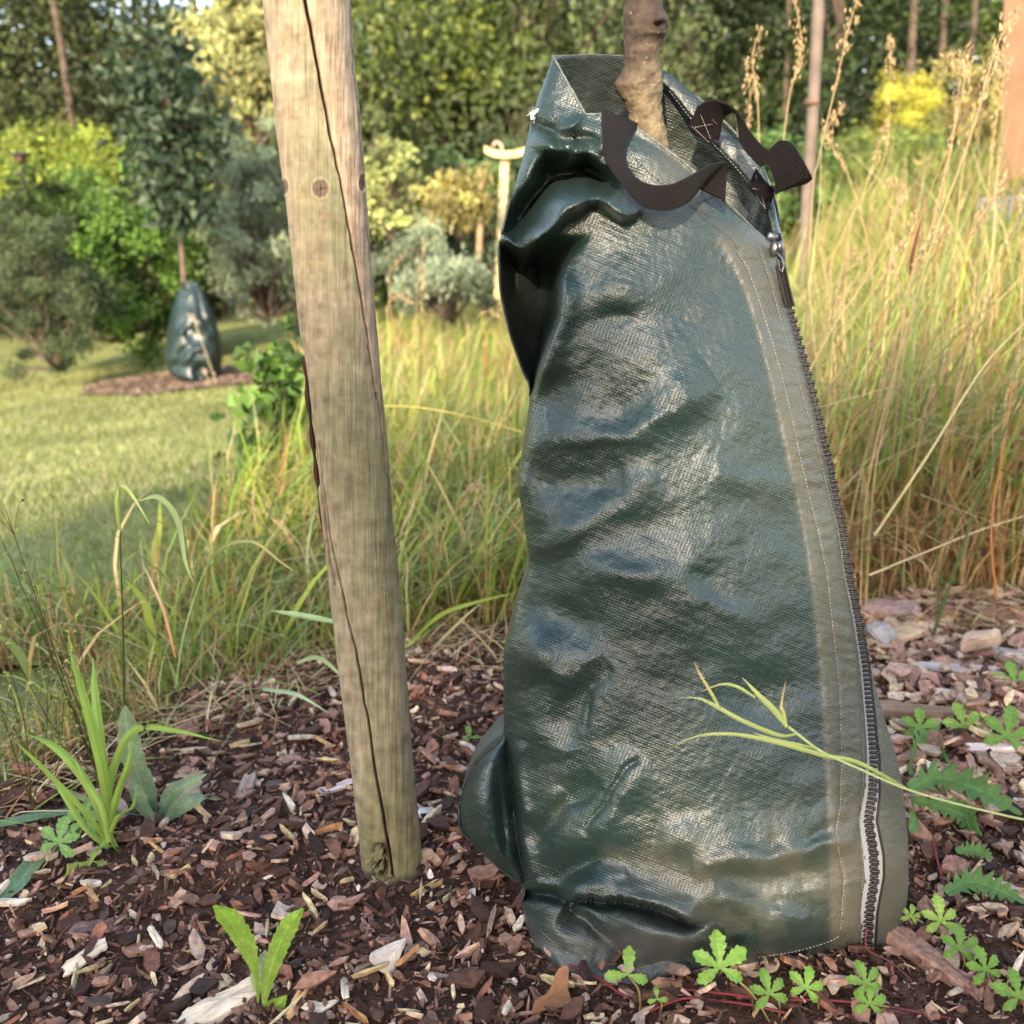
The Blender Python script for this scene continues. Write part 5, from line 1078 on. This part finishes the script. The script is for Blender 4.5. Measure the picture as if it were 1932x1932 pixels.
# ---- shrubs; the yellow leaf colours also stand in for sunlight on the bushes
S = shrub
S('bush', 'rounded small leaved dark bush at the left edge of the lawn', 'bush', 60, 7.6, 135, 375, [(.06, .085, .035), (.085, .115, .05), (.05, .07, .03)], 26000, .026, .013, 1, pyb=690, depth=.6, noise=.25)
S('bush', 'fresh green broad bush between the dark bush and the young tree', 'bush', 190, 9.2, 175, 330, [(.07, .14, .02), (.10, .19, .03), (.05, .10, .02), (.13, .21, .04)], 22000, .045, .030, 2, pyb=640, depth=.8)
S('bush', 'glowing yellow green bush above the fresh green bush at left', 'bush', 75, 11, 165, 238, [(.20, .26, .035), (.26, .30, .05), (.15, .21, .03)], 9000, .06, .032, 3, depth=.7, pyb=420)
S('bush', 'green leafy bush under the yellow one at the left edge', 'bush', 10, 8.6, 120, 300, MG, 9000, .05, .034, 33, pyb=640, depth=.7)
S('bush', 'dark green bush behind the young tree', 'bush', 320, 10.2, 110, 400, MG, 11000, .05, .032, 4, pyb=625, depth=.7)
S('willow_bush', 'tall silvery willow bush left of the post', 'bush', 470, 8.6, 120, 215, SG, 17000, .060, .013, 5, pyb=600, depth=.7, up=np.array([0, 0, .5]))
S('willow_bush', 'tall bush with sunlit cream yellow leaves just left of the post top', 'bush', 462, 9.6, 92, -60, [(.24, .26, .10), (.30, .30, .13), (.18, .21, .07), (.34, .31, .13)], 13000, .085, .034, 6, pyb=270, depth=.6, up=np.array([.0, 0, .5]), spread=.14)
S('willow_bush', 'low silvery grey bush between post and bag', 'bush', 845, 6.6, 130, 425, SG, 9000, .05, .012, 7, pyb=600, depth=.6, up=np.array([0, 0, .5]))
S('bush', 'sunlit golden shrub beside the wooden cross bar stake', 'bush', 868, 7.2, 72, 318, GO, 2600, .055, .022, 8, pyb=450, depth=.35, up=np.array([0, 0, .6]), noise=.6)
S('bush', 'pale yellow leaved bush touching the right side of the post', 'bush', 728, 8.2, 55, 235, [(.26, .30, .10), (.34, .36, .13), (.18, .22, .09)], 3000, .06, .024, 9, pyb=450, depth=.4, noise=.5)
S('bush', 'dark green shaded bush behind the low silvery bush', 'bush', 760, 9.8, 150, 290, DG, 11000, .06, .035, 10, pyb=560, depth=.6)
S('bush', 'mid green bush under the drooping tree left of the bag', 'bush', 960, 10.5, 150, 250, [(.05, .10, .03), (.07, .13, .04), (.09, .15, .06)], 12000, .05, .03, 11, pyb=520, depth=.7)
S('bush', 'leafy green bush seen between the two webbing handles', 'bush', 1440, 6.2, 120, 235, [(.06, .12, .03), (.09, .17, .04), (.05, .09, .02)], 6500, .05, .032, 12, pyb=480, depth=.5)
S('bush', 'bright yellow bush rising over the grass bank', 'bush', 1705, 9.5, 62, 128, [(.36, .33, .04), (.42, .37, .05), (.28, .29, .045)], 9000, .035, .014, 13, pyb=300, depth=.5, noise=.25)
S('bush', 'wide feathery green bush below the bright yellow one', 'bush', 1690, 8.6, 175, 230, [(.12, .17, .035), (.17, .22, .05), (.08, .12, .03), (.22, .25, .06)], 16000, .04, .014, 14, pyb=430, depth=.7, noise=.3)
S('bush', 'dark bush in the gap right of the thin stake', 'bush', 1590, 9.8, 110, 170, DG, 9000, .06, .035, 15, pyb=420, depth=.6)
S('bush', 'golden green bush in front of the square timber', 'bush', 1850, 7.5, 70, 90, GO, 3600, .045, .016, 16, pyb=330, depth=.4, noise=.5)
S('bush', 'low green scrub bush at the foot of the square timber', 'bush', 1845, 6.5, 110, 290, MG, 7000, .05, .028, 17, pyb=420, depth=.6)
S('sapling', 'small lobed leaf sapling at the lawn edge left of the post', 'sapling', 525, 3.1, 62, 600, [(.08, .15, .03), (.12, .21, .04), (.06, .11, .02)], 520, .055, .042, 18, depth=.16, spread=.09, nclump=34, multi=3)
S('low_weed', 'leafy green weed at the lawn edge in the left meadow fringe', 'weed', 460, 2.75, 55, 820, [(.08, .15, .03), (.11, .19, .04)], 150, .045, .03, 19, depth=.1, spread=.06, nclump=16, multi=3)

# ---- young tree on the lawn with its own small bag
yt = empty('young_tree', (YT[0], YT[1], YT[2]), 'slender young tree with dark leaves standing on the lawn at left', 'tree')
P = [PY(a, b, YT[1]) for a, b in ((360, 716), (352, 600), (348, 540), (338, 420), (325, 300), (312, 120), (306, 70))]; m = MB(); m.tube(crv(P, 60), np.linspace(.028, .006, 60), 8, rough=.1)
r = np.random.default_rng(55); Kp = []
for i in range(64):
    t = r.uniform(.0, 1) ** 1.15; px_ = 312 + 26 * (1 - t) + r.normal(0, 1) * (16 + 42 * min(1, t * 2.2) * (1 - t * .6)); py_ = 408 - t * 322 + r.normal(0, 12); q = PY(px_, py_, YT[1] + r.normal(0, .16)); Kp.append(q)
    s = PY(340 - t * 30, 430 - t * 320, YT[1]); m.tube(crv([s, (s + q) / 2 + [0, 0, .03], q], 6), np.linspace(.008, .002, 6), 4, cap=False)
m.build('trunk', mat('young_bark', .8, use_col=False, base=(.10, .070, .055), noise=(20, .7, 1.2)), yt)
Kp = np.array(Kp); i = r.integers(len(Kp), size=1900); V, Q, cc = leaves(Kp[i] + r.normal(0, .07, (1900, 3)), .085, .055, [(.028, .052, .024), (.042, .070, .032), (.02, .038, .018), (.07, .10, .055)], .5, seed=56)
link('crown', fast('crown', V, Q, cc, False), M_leaf, yt)
sb = empty('watering_bag', YT, 'small dark watering bag round the young tree on the lawn', 'watering bag')
rows = [[(338,716),(360,722),(402,714)], [(320,706),(362,714),(407,705)], [(311,680),(409,680)], [(312,650),(411,655)], [(316,620),(408,630)], [(322,590),(402,600)], [(331,560),(391,570)], [(341,542),(380,548)], [(348,531),(372,533)]]
Xs, Ys, Ss, ts, Ls = interp_rows(rows, 130, 170); Xs = smooth_t(Xs, 3); Ys = smooth_t(Ys, 2); cs_ = np.sqrt(np.clip(1 - (2 * Ss - 1) ** 2, 0, 1))[None]
PXb, PYb = PXg, PYg; wx = Xs; wy = Ys; disp = np.zeros(Xs.shape)
for a in (([(330,640),(360,610),(375,580)], 10, 6, .03), ([(370,600),(385,625),(404,640)], 6, 10, .025), ([(345,690),(365,660),(395,655)], 8, 6, .03), ([(360,560),(362,600),(350,640)], 5, 5, -.02), ([(372,545),(380,590),(398,630)], 4, 5, -.02), ([(372,716),(374,700),(388,690)], 8, 8, -.07), ([(330,700),(340,670),(352,650)], 6, 8, -.025)): ridge(*a)
disp += .022 * fbm(Xs / 34, Ys / 40, 171, 2)
prof = np.interp(ts, Ls, [.16, .20, .21, .19, .15, .12, .08, .04, .02])[:, None]
Pq = PY(Xs, Ys, YT[1] - prof * cs_ - disp * np.clip(cs_ * 3, 0, 1)); Pqb = Pq[:, ::-1][:, 1:-1].copy(); Pqb[..., 1] = YT[1] + (prof * cs_)[:, ::-1][:, 1:-1]
rr_ = np.concatenate([Pq, Pqb], 1); zmin = gz(rr_[..., 0], rr_[..., 1]) + .0; rr_[..., 2] = np.maximum(rr_[..., 2], zmin); n2 = rr_.shape[1]
I = np.arange(170 * n2).reshape(170, n2); J = np.concatenate([I, I[:, :1]], 1); Q = np.stack([J[:-1, :-1], J[:-1, 1:], J[1:, 1:], J[1:, :-1]], -1).reshape(-1, 4)
link('bag_shell', fast('bag_shell', rr_.reshape(-1, 3), Q, np.zeros((170 * n2, 3)) + [.0, .3, .05], uv=rr_.reshape(-1, 3)[:, [0, 2]] * .4 + 3), M_tarp, sb)
m = MB(); m.tube(PY(np.array([346, 343, 350]), np.array([533, 540, 545]), YT[1] - .06), .012, 6, (.012, .012, .012)); m.build('dark_strap', M_plain, sb)
for i, (a, b) in enumerate(((365, 600), (385, 700))):
    m = MB(); 
    for k in range(5):
        p0 = PY(a + r.normal(0, 7), b + r.normal(0, 4), YT[1] - (.5 if i else .45)); m.box(p0, (.022, .004, .007), Matrix.Rotation(r.normal(0, .6), 3, 'Y'), (.40, .28, .19), bev=.3)
    P0 = PY(a + (60 if i == 0 else 30), b + (170 if i == 0 else 60), YT[1] - .5); m.tube(crv([P0, (P0 + PY(a, b, YT[1] - .5)) / 2, PY(a, b, YT[1] - .5)], 10), .003, 4, (.5, .4, .22)); prop(m.build('dry_seed_stem', M_straw), ['dry seed stem crossing the middle of the small bag', 'dry seed stem at the lower right of the small bag'][i], 'dry stem')

# ---- stakes and timber
M_stk = mat('stake_wood', .75, noise=(9, .8, 1.15), bump=(40, .4, .003, (5, 5, .5)))
cb_ = empty('cross_bar_stake', PY(948, 520, 7.6), 'pale wooden stake with a curved cross bar on top, beyond the meadow', 'stake')
z0 = float(gz(PY(948, 520, 7.6)[0], 7.6)); a = PY(953, 292, 7.6); b = PY(944, 470, 7.6); b = b + (b - a) * .8; m = MB(); m.box((a + b) / 2, (.062, .062, np.linalg.norm(a - b)), Vector(a - b).to_track_quat('Z', 'Y').to_matrix(), (.46, .37, .19)); m.build('shaft', M_stk, cb_)
m = MB(); q = crv([(914, 281), (930, 289), (955, 292), (982, 288), (1010, 278)], 16); P = PY(q[:, 0], q[:, 1], 7.52)
for f in (0,): 
    prof_ = np.array([[-.012, -.024], [.012, -.024], [.014, .024], [-.014, .024]]); Gd = np.array([[p + [0, u[0] * 1.4, u[1]] for u in prof_] for p in P]); m.grid(Gd, (.48, .39, .19), True); m.add(Gd[0], Q=[[3, 2, 1, 0]], C=(.6, .5, .26)); m.add(Gd[-1], Q=[[0, 1, 2, 3]], C=(.6, .5, .26))
m.build('cross_bar', M_stk, cb_, smooth=False)
m = MB(); m.tube(crv([PY(948, 285, 7.5), PY(944, 272, 7.5), PY(936, 268, 7.5), PY(930, 276, 7.5)], 14), .010, 6, (.45, .30, .22), rough=.4); m.build('tie', M_plain, cb_)
def stick(name, label, top, bot, Yt, Yb, r, col, taper=.8, cat='stake', rough=.05):
    A = PY(top[0], top[1], Yt); B = PY(bot[0], bot[1], Yb); B = B + (B - A) * .25; o = empty(name, B, label, cat); m = MB()
    m.tube(crv([B, (A + B) / 2 + [r * .3, 0, 0], A], 30), np.linspace(r, r * taper, 30), 14, col, rough=rough); m.build('shaft', mat(name + '_wood', .75, noise=(14, .75, 1.2), bump=(30, .6, .003, (6, 6, .4))), o); return o
th_ = stick('thin_stake', 'thin round brown wooden stake standing behind the bag handles at right', (1560, -330), (1520, 400), 4.6, 4.6, .025, (.12, .092, .074), .95)
m = MB(); m.box(PY(1531, 192, 4.59), (.056, .056, .03), np.eye(3), (.13, .08, .06), bev=.3); m.build('bark_band', M_bark, th_)
stick('garden_stake', 'short brown stick in the shade left of the pale cross bar stake', (907, 320), (903, 470), 8.4, 8.4, .026, (.28, .18, .10))
sp = empty('square_timber', PY(1930, 340, 4.2), 'thick square sawn timber upright standing on a metal shoe at the right edge', 'timber post')
A = PY(1952, -420, 4.2); B = PY(1936, 338, 4.2); d_ = A - B; m = MB(); 
rot_ = Vector(d_).to_track_quat('Z', 'Y').to_matrix() @ Matrix.Rotation(R_(20), 3, 'Z')
m.box((A + B) / 2, (.13, .13, np.linalg.norm(d_)), rot_, (.27, .155, .09), bev=.04); m.build('beam', mat('sawn_timber', .7, noise=(12, .85, 1.12), bump=(30, .4, .002, (6, 6, .4))), sp, smooth=False)
m = MB(); m.box(PY(1930, 352, 4.2) + [0, 0, -.02], (.12, .12, .012), None, (.08, .09, .08)); m.box(PY(1932, 375, 4.2), (.03, .03, .12), None, (.08, .09, .08)); m.build('metal_shoe', M_plain, sp)
m = MB(); m.box(PY(1915, 425, 4.2) + [0, 0, 0], (.20, .22, .22), Matrix.Rotation(.25, 3, 'Z'), (.22, .21, .20), bev=.05); o = m.build('concrete_block', mat('concrete', .85, noise=(18, .7, 1.15), bump=(60, .6, .003)), smooth=False); prop(o, 'grey concrete foundation block in the grass under the square timber', 'concrete block')
m = MB(); m.box(PY(38, 300, 8.3), (.07, .07, .07), None, (.045, .012, .010), bev=.15); m.box(PY(38, 291, 8.3), (.13, .12, .02), None, (.02, .02, .025), bev=.3); q = PY(38, 308, 8.3); m.tube([q, q - [0, 0, 1.2]], .015, 6, (.05, .04, .03)); prop(m.build('lantern_post', M_plain), 'small dark red box with a black lid peeking over the left bushes', 'garden box')

# ---- seed-head grasses, each its own plant
def seed_grass(label, pts, Y0, Y1, r=.0011, col=(.33, .24, .12), head=(.33, .23, .12), f0=.62, dens=95, hl=.013, hw_=.010, group='tall seed-head grasses on the bank', grn=False):
    n = len(pts); yy = np.linspace(Y0, Y1, n); P = np.array([PY(a, b, y) for (a, b), y in zip(pts, yy)]); g = P[0].copy(); g[2] = gz(g[0], g[1]); 
    if P[0][2] > g[2] + .02: P = np.concatenate([[g - [0, 0, .01]], P])
    o = empty('seed_stalk', g, label, 'grass stalk', group); c = crv(P, 70); m = MB(); m.tube(c, np.linspace(r * 1.4, r * .6, 70), 5, col); m.build('stem', M_straw, o)
    rr = np.random.default_rng(int(pts[-1][0] * 3 + pts[-1][1])); i = rr.integers(int(70 * f0), 70, dens); tdir = c[-1] - c[int(70 * f0)]; tdir /= np.linalg.norm(tdir)
    tfr = (i - 70 * f0) / (70 * (1 - f0)); spread_ = hw_ * np.sin(np.clip(tfr, .05, 1) * 2.8).clip(.25)
    C = c[i] + rr.normal(0, 1, (dens, 3)) * spread_[:, None] * .8; V, Q, cc = leaves(C, hl, hl * .3, [head, np.array(head) * 1.2, np.array(head) * .75], 0, tdir * 1.6, seed=int(pts[-1][0])); link('seed_head', fast('seed_head', V, Q, cc, False), M_straw, o)
SGs = [('pale seed head just right of the back handle, leaning left', [(1425,470),(1432,330),(1430,200),(1420,110),(1437,48)], 2.2), ('second seed head close right of the pale one behind the handle', [(1462,480),(1475,300),(1490,180),(1512,90),(1500,0)], 2.2),
       ('thin seed head rising left behind the back handle', [(1402,440),(1408,290),(1415,190),(1408,118)], 2.3), ('bushy straw seed head crossing the thin stake', [(1530,420),(1545,300),(1570,190),(1600,60),(1620,-10)], 2.0),
       ('slender seed head left of the bright yellow bush', [(1600,470),(1625,380),(1650,300),(1672,232)], 2.4), ('dark beaded seed head above the feathery bush', [(1560,560),(1600,420),(1668,300),(1680,120),(1678,70)], 2.6),
       ('tall tan stalk with a hooked tip beside the yellow bush', [(1700,700),(1760,480),(1800,240),(1810,130),(1790,104)], 1.9), ('long straw stalk reaching the top right by the timber', [(1640,900),(1740,520),(1830,260),(1880,90),(1920,20)], 1.7),
       ('bent oat-like stalk in the centre of the bank', [(1700,640),(1690,500),(1680,420),(1700,370),(1680,340)], 2.0), ('drooping pale seed head at mid right', [(1720,900),(1790,600),(1830,450),(1870,380),(1900,330)], 1.8),
       ('red brown seed head high in front of the timber', [(1800,800),(1850,520),(1870,300),(1890,160),(1905,110)], 1.9), ('pale feather seed head left of the timber', [(1780,800),(1800,500),(1820,300),(1860,170),(1888,95)], 2.1),
       ('straw stalk slanting across the bank to the top', [(1600,1000),(1690,640),(1760,420),(1810,200),(1830,90)], 1.8), ('fine seed head in front of the feathery bush', [(1650,700),(1640,480),(1600,330),(1560,255),(1590,200)], 2.1),
       ('loose oat seed head in the middle of the bank', [(1650,900),(1690,700),(1720,520),(1760,450),(1790,430)], 1.7), ('pale oat seed head close to the zip slider', [(1560,800),(1570,650),(1590,520),(1620,470)], 1.8),
       ('dry seed head at the right rim above the concrete', [(1900,800),(1925,600),(1935,420),(1940,300)], 1.9), ('leaning straw stalk from bag edge to upper right', [(1510,760),(1560,680),(1640,560),(1700,470),(1730,400)], 1.9)]
for lb, p, y in SGs: seed_grass(lb, p, y, y + .1, dens=int(rng.integers(60, 110)), r=.0013)
for lb, p, y in [('dry seed head standing left of the bag at meadow top', [(800,760),(800,640),(795,560),(800,505)], 3.0), ('drooping oat head between post and bag', [(900,820),(880,690),(900,600),(935,590),(955,620)], 2.6), ('pale panicle just right of the post', [(760,760),(745,660),(730,590),(745,560),(775,572)], 2.9),
              ('rusty seed stalk between post and bag below the silvery bush', [(785,640),(788,560),(795,500),(800,450)], 3.4), ('thin seed head leaning in front of the silvery bush', [(760,700),(740,600),(735,520),(760,480)], 3.4), ('pale seed head left of the bag at mid height', [(930,1180),(920,1000),(915,930),(890,920),(870,960)], 1.9)]:
    seed_grass(lb, p, y, y, dens=46, group='seed heads between post and bag')
# red-sheathed stalk, dark culms and other single stems on the bank
def culm(label, pts, Y0, Y1, r, col, name='grass_culm', part=None, mt=None):
    P = np.array([PY(a, b, y) for (a, b), y in zip(pts, np.linspace(Y0, Y1, len(pts)))]); o = empty(name, P[0], label, 'grass stalk'); m = MB(); m.tube(crv(P, 50), np.linspace(r * 1.3, r * .6, 50), 5, col); m.build('stem', mt or M_grass, o)
    if part: m = MB(); Pp = np.array([PY(a, b, y) for a, b, y in part[0]]); m.tube(crv(Pp, 20), part[1] * np.sin(np.linspace(.25, 2.9, 20)), 6, part[2]); m.build('sheath', M_grass, o)
    return o
culm('tall stalk with a dark red leaf sheath right of the zip', [(1690,900),(1715,700),(1738,540),(1760,460),(1790,340)], 1.75, 1.8, .0015, (.18, .28, .08), part=([(1717,520,1.77),(1722,480,1.77),(1738,415,1.77)], .003, (.14, .03, .025)))
culm('dark green culm leaning right across the dry grass', [(1760,1200),(1810,1050),(1860,900),(1932,730),(2000,600)], 1.6, 1.6, .0022, (.09, .14, .04))
culm('long pale straw lying diagonally over the bank', [(1650,1010),(1750,860),(1850,700),(1932,610),(2050,500)], 1.5, 1.5, .0016, (.66, .55, .30))
culm('orange dry stem standing at the right edge', [(1880,1130),(1870,1000),(1890,860),(1912,720)], 1.6, 1.6, .0018, (.55, .22, .08))
culm('thin straw crossing the bank to the right edge', [(1640,1085),(1750,1040),(1850,1000),(1960,965)], 1.6, 1.6, .0013, (.70, .58, .34))
culm('upright dark stem in the dry grass right of the zip', [(1772,1180),(1768,1050),(1765,900),(1735,760)], 1.7, 1.7, .0017, (.12, .15, .05))
culm('thin yellow stem arching over the meadow toward the bag', [(720,765),(800,770),(900,790),(985,815)], 2.2, 2.0, .0016, (.58, .48, .14))
# sedge with a folded bud leaf in the left fringe
o = culm('dark stemmed grass with a folded yellow bud rising over the left fringe', [(235,1420),(234,1300),(232,1180),(228,1060),(227,1000)], 1.15, 1.15, .0011, (.05, .06, .02), 'budding_stem', ([(227,1003,1.15),(223,970,1.15),(222,940,1.15),(226,917,1.15)], .0035, (.32, .40, .10)))
m = MB(); leaf_blade(m, P3((224, 925, 1.15), (232, 917, 1.14), (250, 935, 1.13), (283, 990, 1.12)), [.002, .004, .004, .0005], [1, 0, .6], (.36, .42, .12), seed=3); m.build('leaf', M_grass, o)
m = MB(); leaf_blade(m, P3((262, 945, 1.13), (300, 938, 1.13), (335, 980, 1.13), (350, 1060, 1.13), (365, 1100, 1.13)), [.001, .006, .007, .004, .0005], [1, 0, .6], (.30, .38, .16), seed=4); m.build('leaf', M_grass, o)
# twiggy dark branching weeds at far left
def twiggy(label, base, tips, Y, r, seed):
    o = empty('branching_weed', PY(*base, Y), label, 'weed', 'dark twiggy weeds at the left edge'); m = MB(); rr = np.random.default_rng(seed); bb = PY(*base, Y); buds = []
    for tx, ty in tips:
        P = crv([bb, (bb + PY(tx, ty, Y)) / 2 + rr.normal(0, .008, 3), PY(tx, ty, Y)], 24); m.tube(P, np.linspace(r, r * .4, 24), 4, (.07, .06, .02))
        for k in range(9):
            j = rr.integers(7, 23); d = (P[-1] - P[0]); d = d / np.linalg.norm(d) * rr.uniform(.02, .05) + rr.normal(0, .016, 3); m.tube(crv([P[j], P[j] + d * .6 + [0, 0, .003], P[j] + d], 6), r * .4, 3, (.12, .10, .03)); buds.append(P[j] + d)
    m.build('stems', M_grass, o); V, Q, cc = leaves(np.repeat(np.array(buds), 3, 0) + rr.normal(0, .002, (len(buds) * 3, 3)), .006, .004, [(.30, .34, .10), (.22, .26, .07), (.10, .07, .03)], 0, seed=seed); link('buds', fast('buds', V, Q, cc, False), M_leaf, o)
twiggy('dark branching weed with small buds leaning in from the left edge', (190,1480), [(75,1160), (10,960), (0,1010), (110,1180), (30,1240), (60,1120), (150,1200)], 1.12, .0010, 1)
twiggy('greener branching weed low at the left edge', (60,1520), [(-20,1260), (30,1330), (90,1290), (-10,1180), (120,1330)], 1.08, .0009, 2)
# arching blades over the mulch at the left, each a separate shoot
def shoot(label, pts, Y0, Y1, w_, c1, c2=None):
    P = np.array([PY(a, b, y) for (a, b), y in zip(pts, np.linspace(Y0, Y1, len(pts)))]); m = MB(); leaf_blade(m, P, [w_ * .6, w_, w_, w_ * .6, .0005], [.5, -.3, .8], c1, c2, fold=.15, seed=int(pts[0][0])); prop(m.build('grass_shoot', M_grass), label, 'grass blade')
shoot('wide blue green blade arching right in front of the fringe', [(405,1430),(470,1330),(560,1210),(600,1165),(640,1150)], 1.25, 1.35, .008, (.14, .24, .09))
shoot('pale blade bent over toward the left side of the post', [(560,1250),(600,1240),(640,1270),(660,1300)], 1.35, 1.3, .007, (.30, .38, .20))
shoot('long curved blade with a dry tip above the fringe', [(330,1300),(350,1180),(400,1050),(470,1020),(530,1060),(555,1078)], 1.35, 1.35, .006, (.20, .30, .08), (.50, .42, .22))
shoot('blade pointing left from the post at knee height', [(640,1175),(560,1160),(510,1152)], 1.2, 1.25, .008, (.28, .40, .20))
shoot('orange dry blade standing in the left fringe', [(330,1240),(310,1160),(290,1110),(268,1060)], 1.3, 1.3, .006, (.50, .20, .07), (.62, .50, .36))
shoot('green blade crossing the lower left fringe', [(640,1150),(560,1190),(420,1350),(385,1420)], 1.4, 1.25, .007, (.16, .26, .06))
shoot('flat pale blade lying over the mulch by the fringe', [(495,1300),(560,1310),(620,1345)], 1.3, 1.2, .006, (.30, .40, .24))
shoot('yellow green blade above the mulch between post and bag', [(770,1215),(830,1160),(900,1135),(975,1118)], 1.4, 1.35, .007, (.26, .34, .07))
shoot('straw blade slanting between post and bag', [(760,1300),(820,1220),(870,1170),(905,1140)], 1.45, 1.4, .006, (.45, .40, .20))

# ---- unseen trees added behind the photographer to keep low sun off the foreground
Rr = np.random.default_rng(77)
sh_ = np.array([sdir[0], sdir[1]]) / np.hypot(sdir[0], sdir[1]); perp = np.array([-sh_[1], sh_[0]])
HOLES = [(1340,410,.08,.05), (1110,140,.05,.02), (1440,560,.04,.13), (1450,830,.07,.10), (1530,1000,.05,.08), (1410,730,.07,.05), (1500,1630,.12,.05), (650,150,.05,.12), (1235,240,.05,.10)]  # gaps shaped in the crowns to drop sun patches on bag, post and trunk
def to_plane(P, D):
    """where the ray from P toward the sun meets the tree row at horizontal distance D"""
    h = P[..., 0] * sh_[0] + P[..., 1] * sh_[1]; k = (D - h) / math.cos(R_(SUN_EL)); Q_ = P + np.asarray(sdir) * k[..., None]
    return Q_[..., 0] * perp[0] + Q_[..., 1] * perp[1], Q_[..., 2]
hc = []
for (hx, hy, ru, rv) in HOLES:
    u_, v_ = to_plane(PY(hx, hy, .87)[None], 10.5); hc.append((u_[0], v_[0], ru, rv))
for k in range(2):
    off = k * 2.5 - .05; D = 10.5; cx_, cy_2 = sh_ * D + perp * off; zg = float(gz(cx_, cy_2)); o = empty('shade_tree', (cx_, cy_2, zg), ['leafy tree behind the photographer whose shade falls on the bag and post', 'second leafy tree behind the photographer, shading the right side'][k], 'tree', 'trees behind the photographer')
    Ht = [5.6, 5.4, 5.8, 5.6, 5.7, 5.4, 5.8][k]; n = 8000; u = Rr.uniform(-1.7, 1.7, n); d_2 = Rr.uniform(-.5, .5, n); z = Rr.uniform(.1, Ht, n) ; 
    keep = (z < Ht - .5 * np.abs(vnoise(u * 2 + off, u * 0, 5)) * 2) & (Rr.random(n) > sst(Ht - 1.0, Ht, z) * .9)
    P = np.stack([cx_ + perp[0] * u + sh_[0] * d_2, cy_2 + perp[1] * u + sh_[1] * d_2, zg + z], 1)
    uu, vv = to_plane(P, 10.5)
    for (a, b, ru, rv) in hc: keep &= ((uu - a) / (ru + .06)) ** 2 + ((vv - b) / (rv + .06)) ** 2 > 1
    P = P[keep]; V, Q, cc = leaves(P, .24, .15, MG, .2, seed=700 + k); link('crown', fast('crown', V, Q, cc, False), M_leaf, o)
    m = MB(); m.tube([(cx_ + sh_[0] * .5, cy_2 + sh_[1] * .5, zg - .1), (cx_, cy_2, zg + Ht * .8)], [.12, .04], 8); m.build('trunk', BR, o)
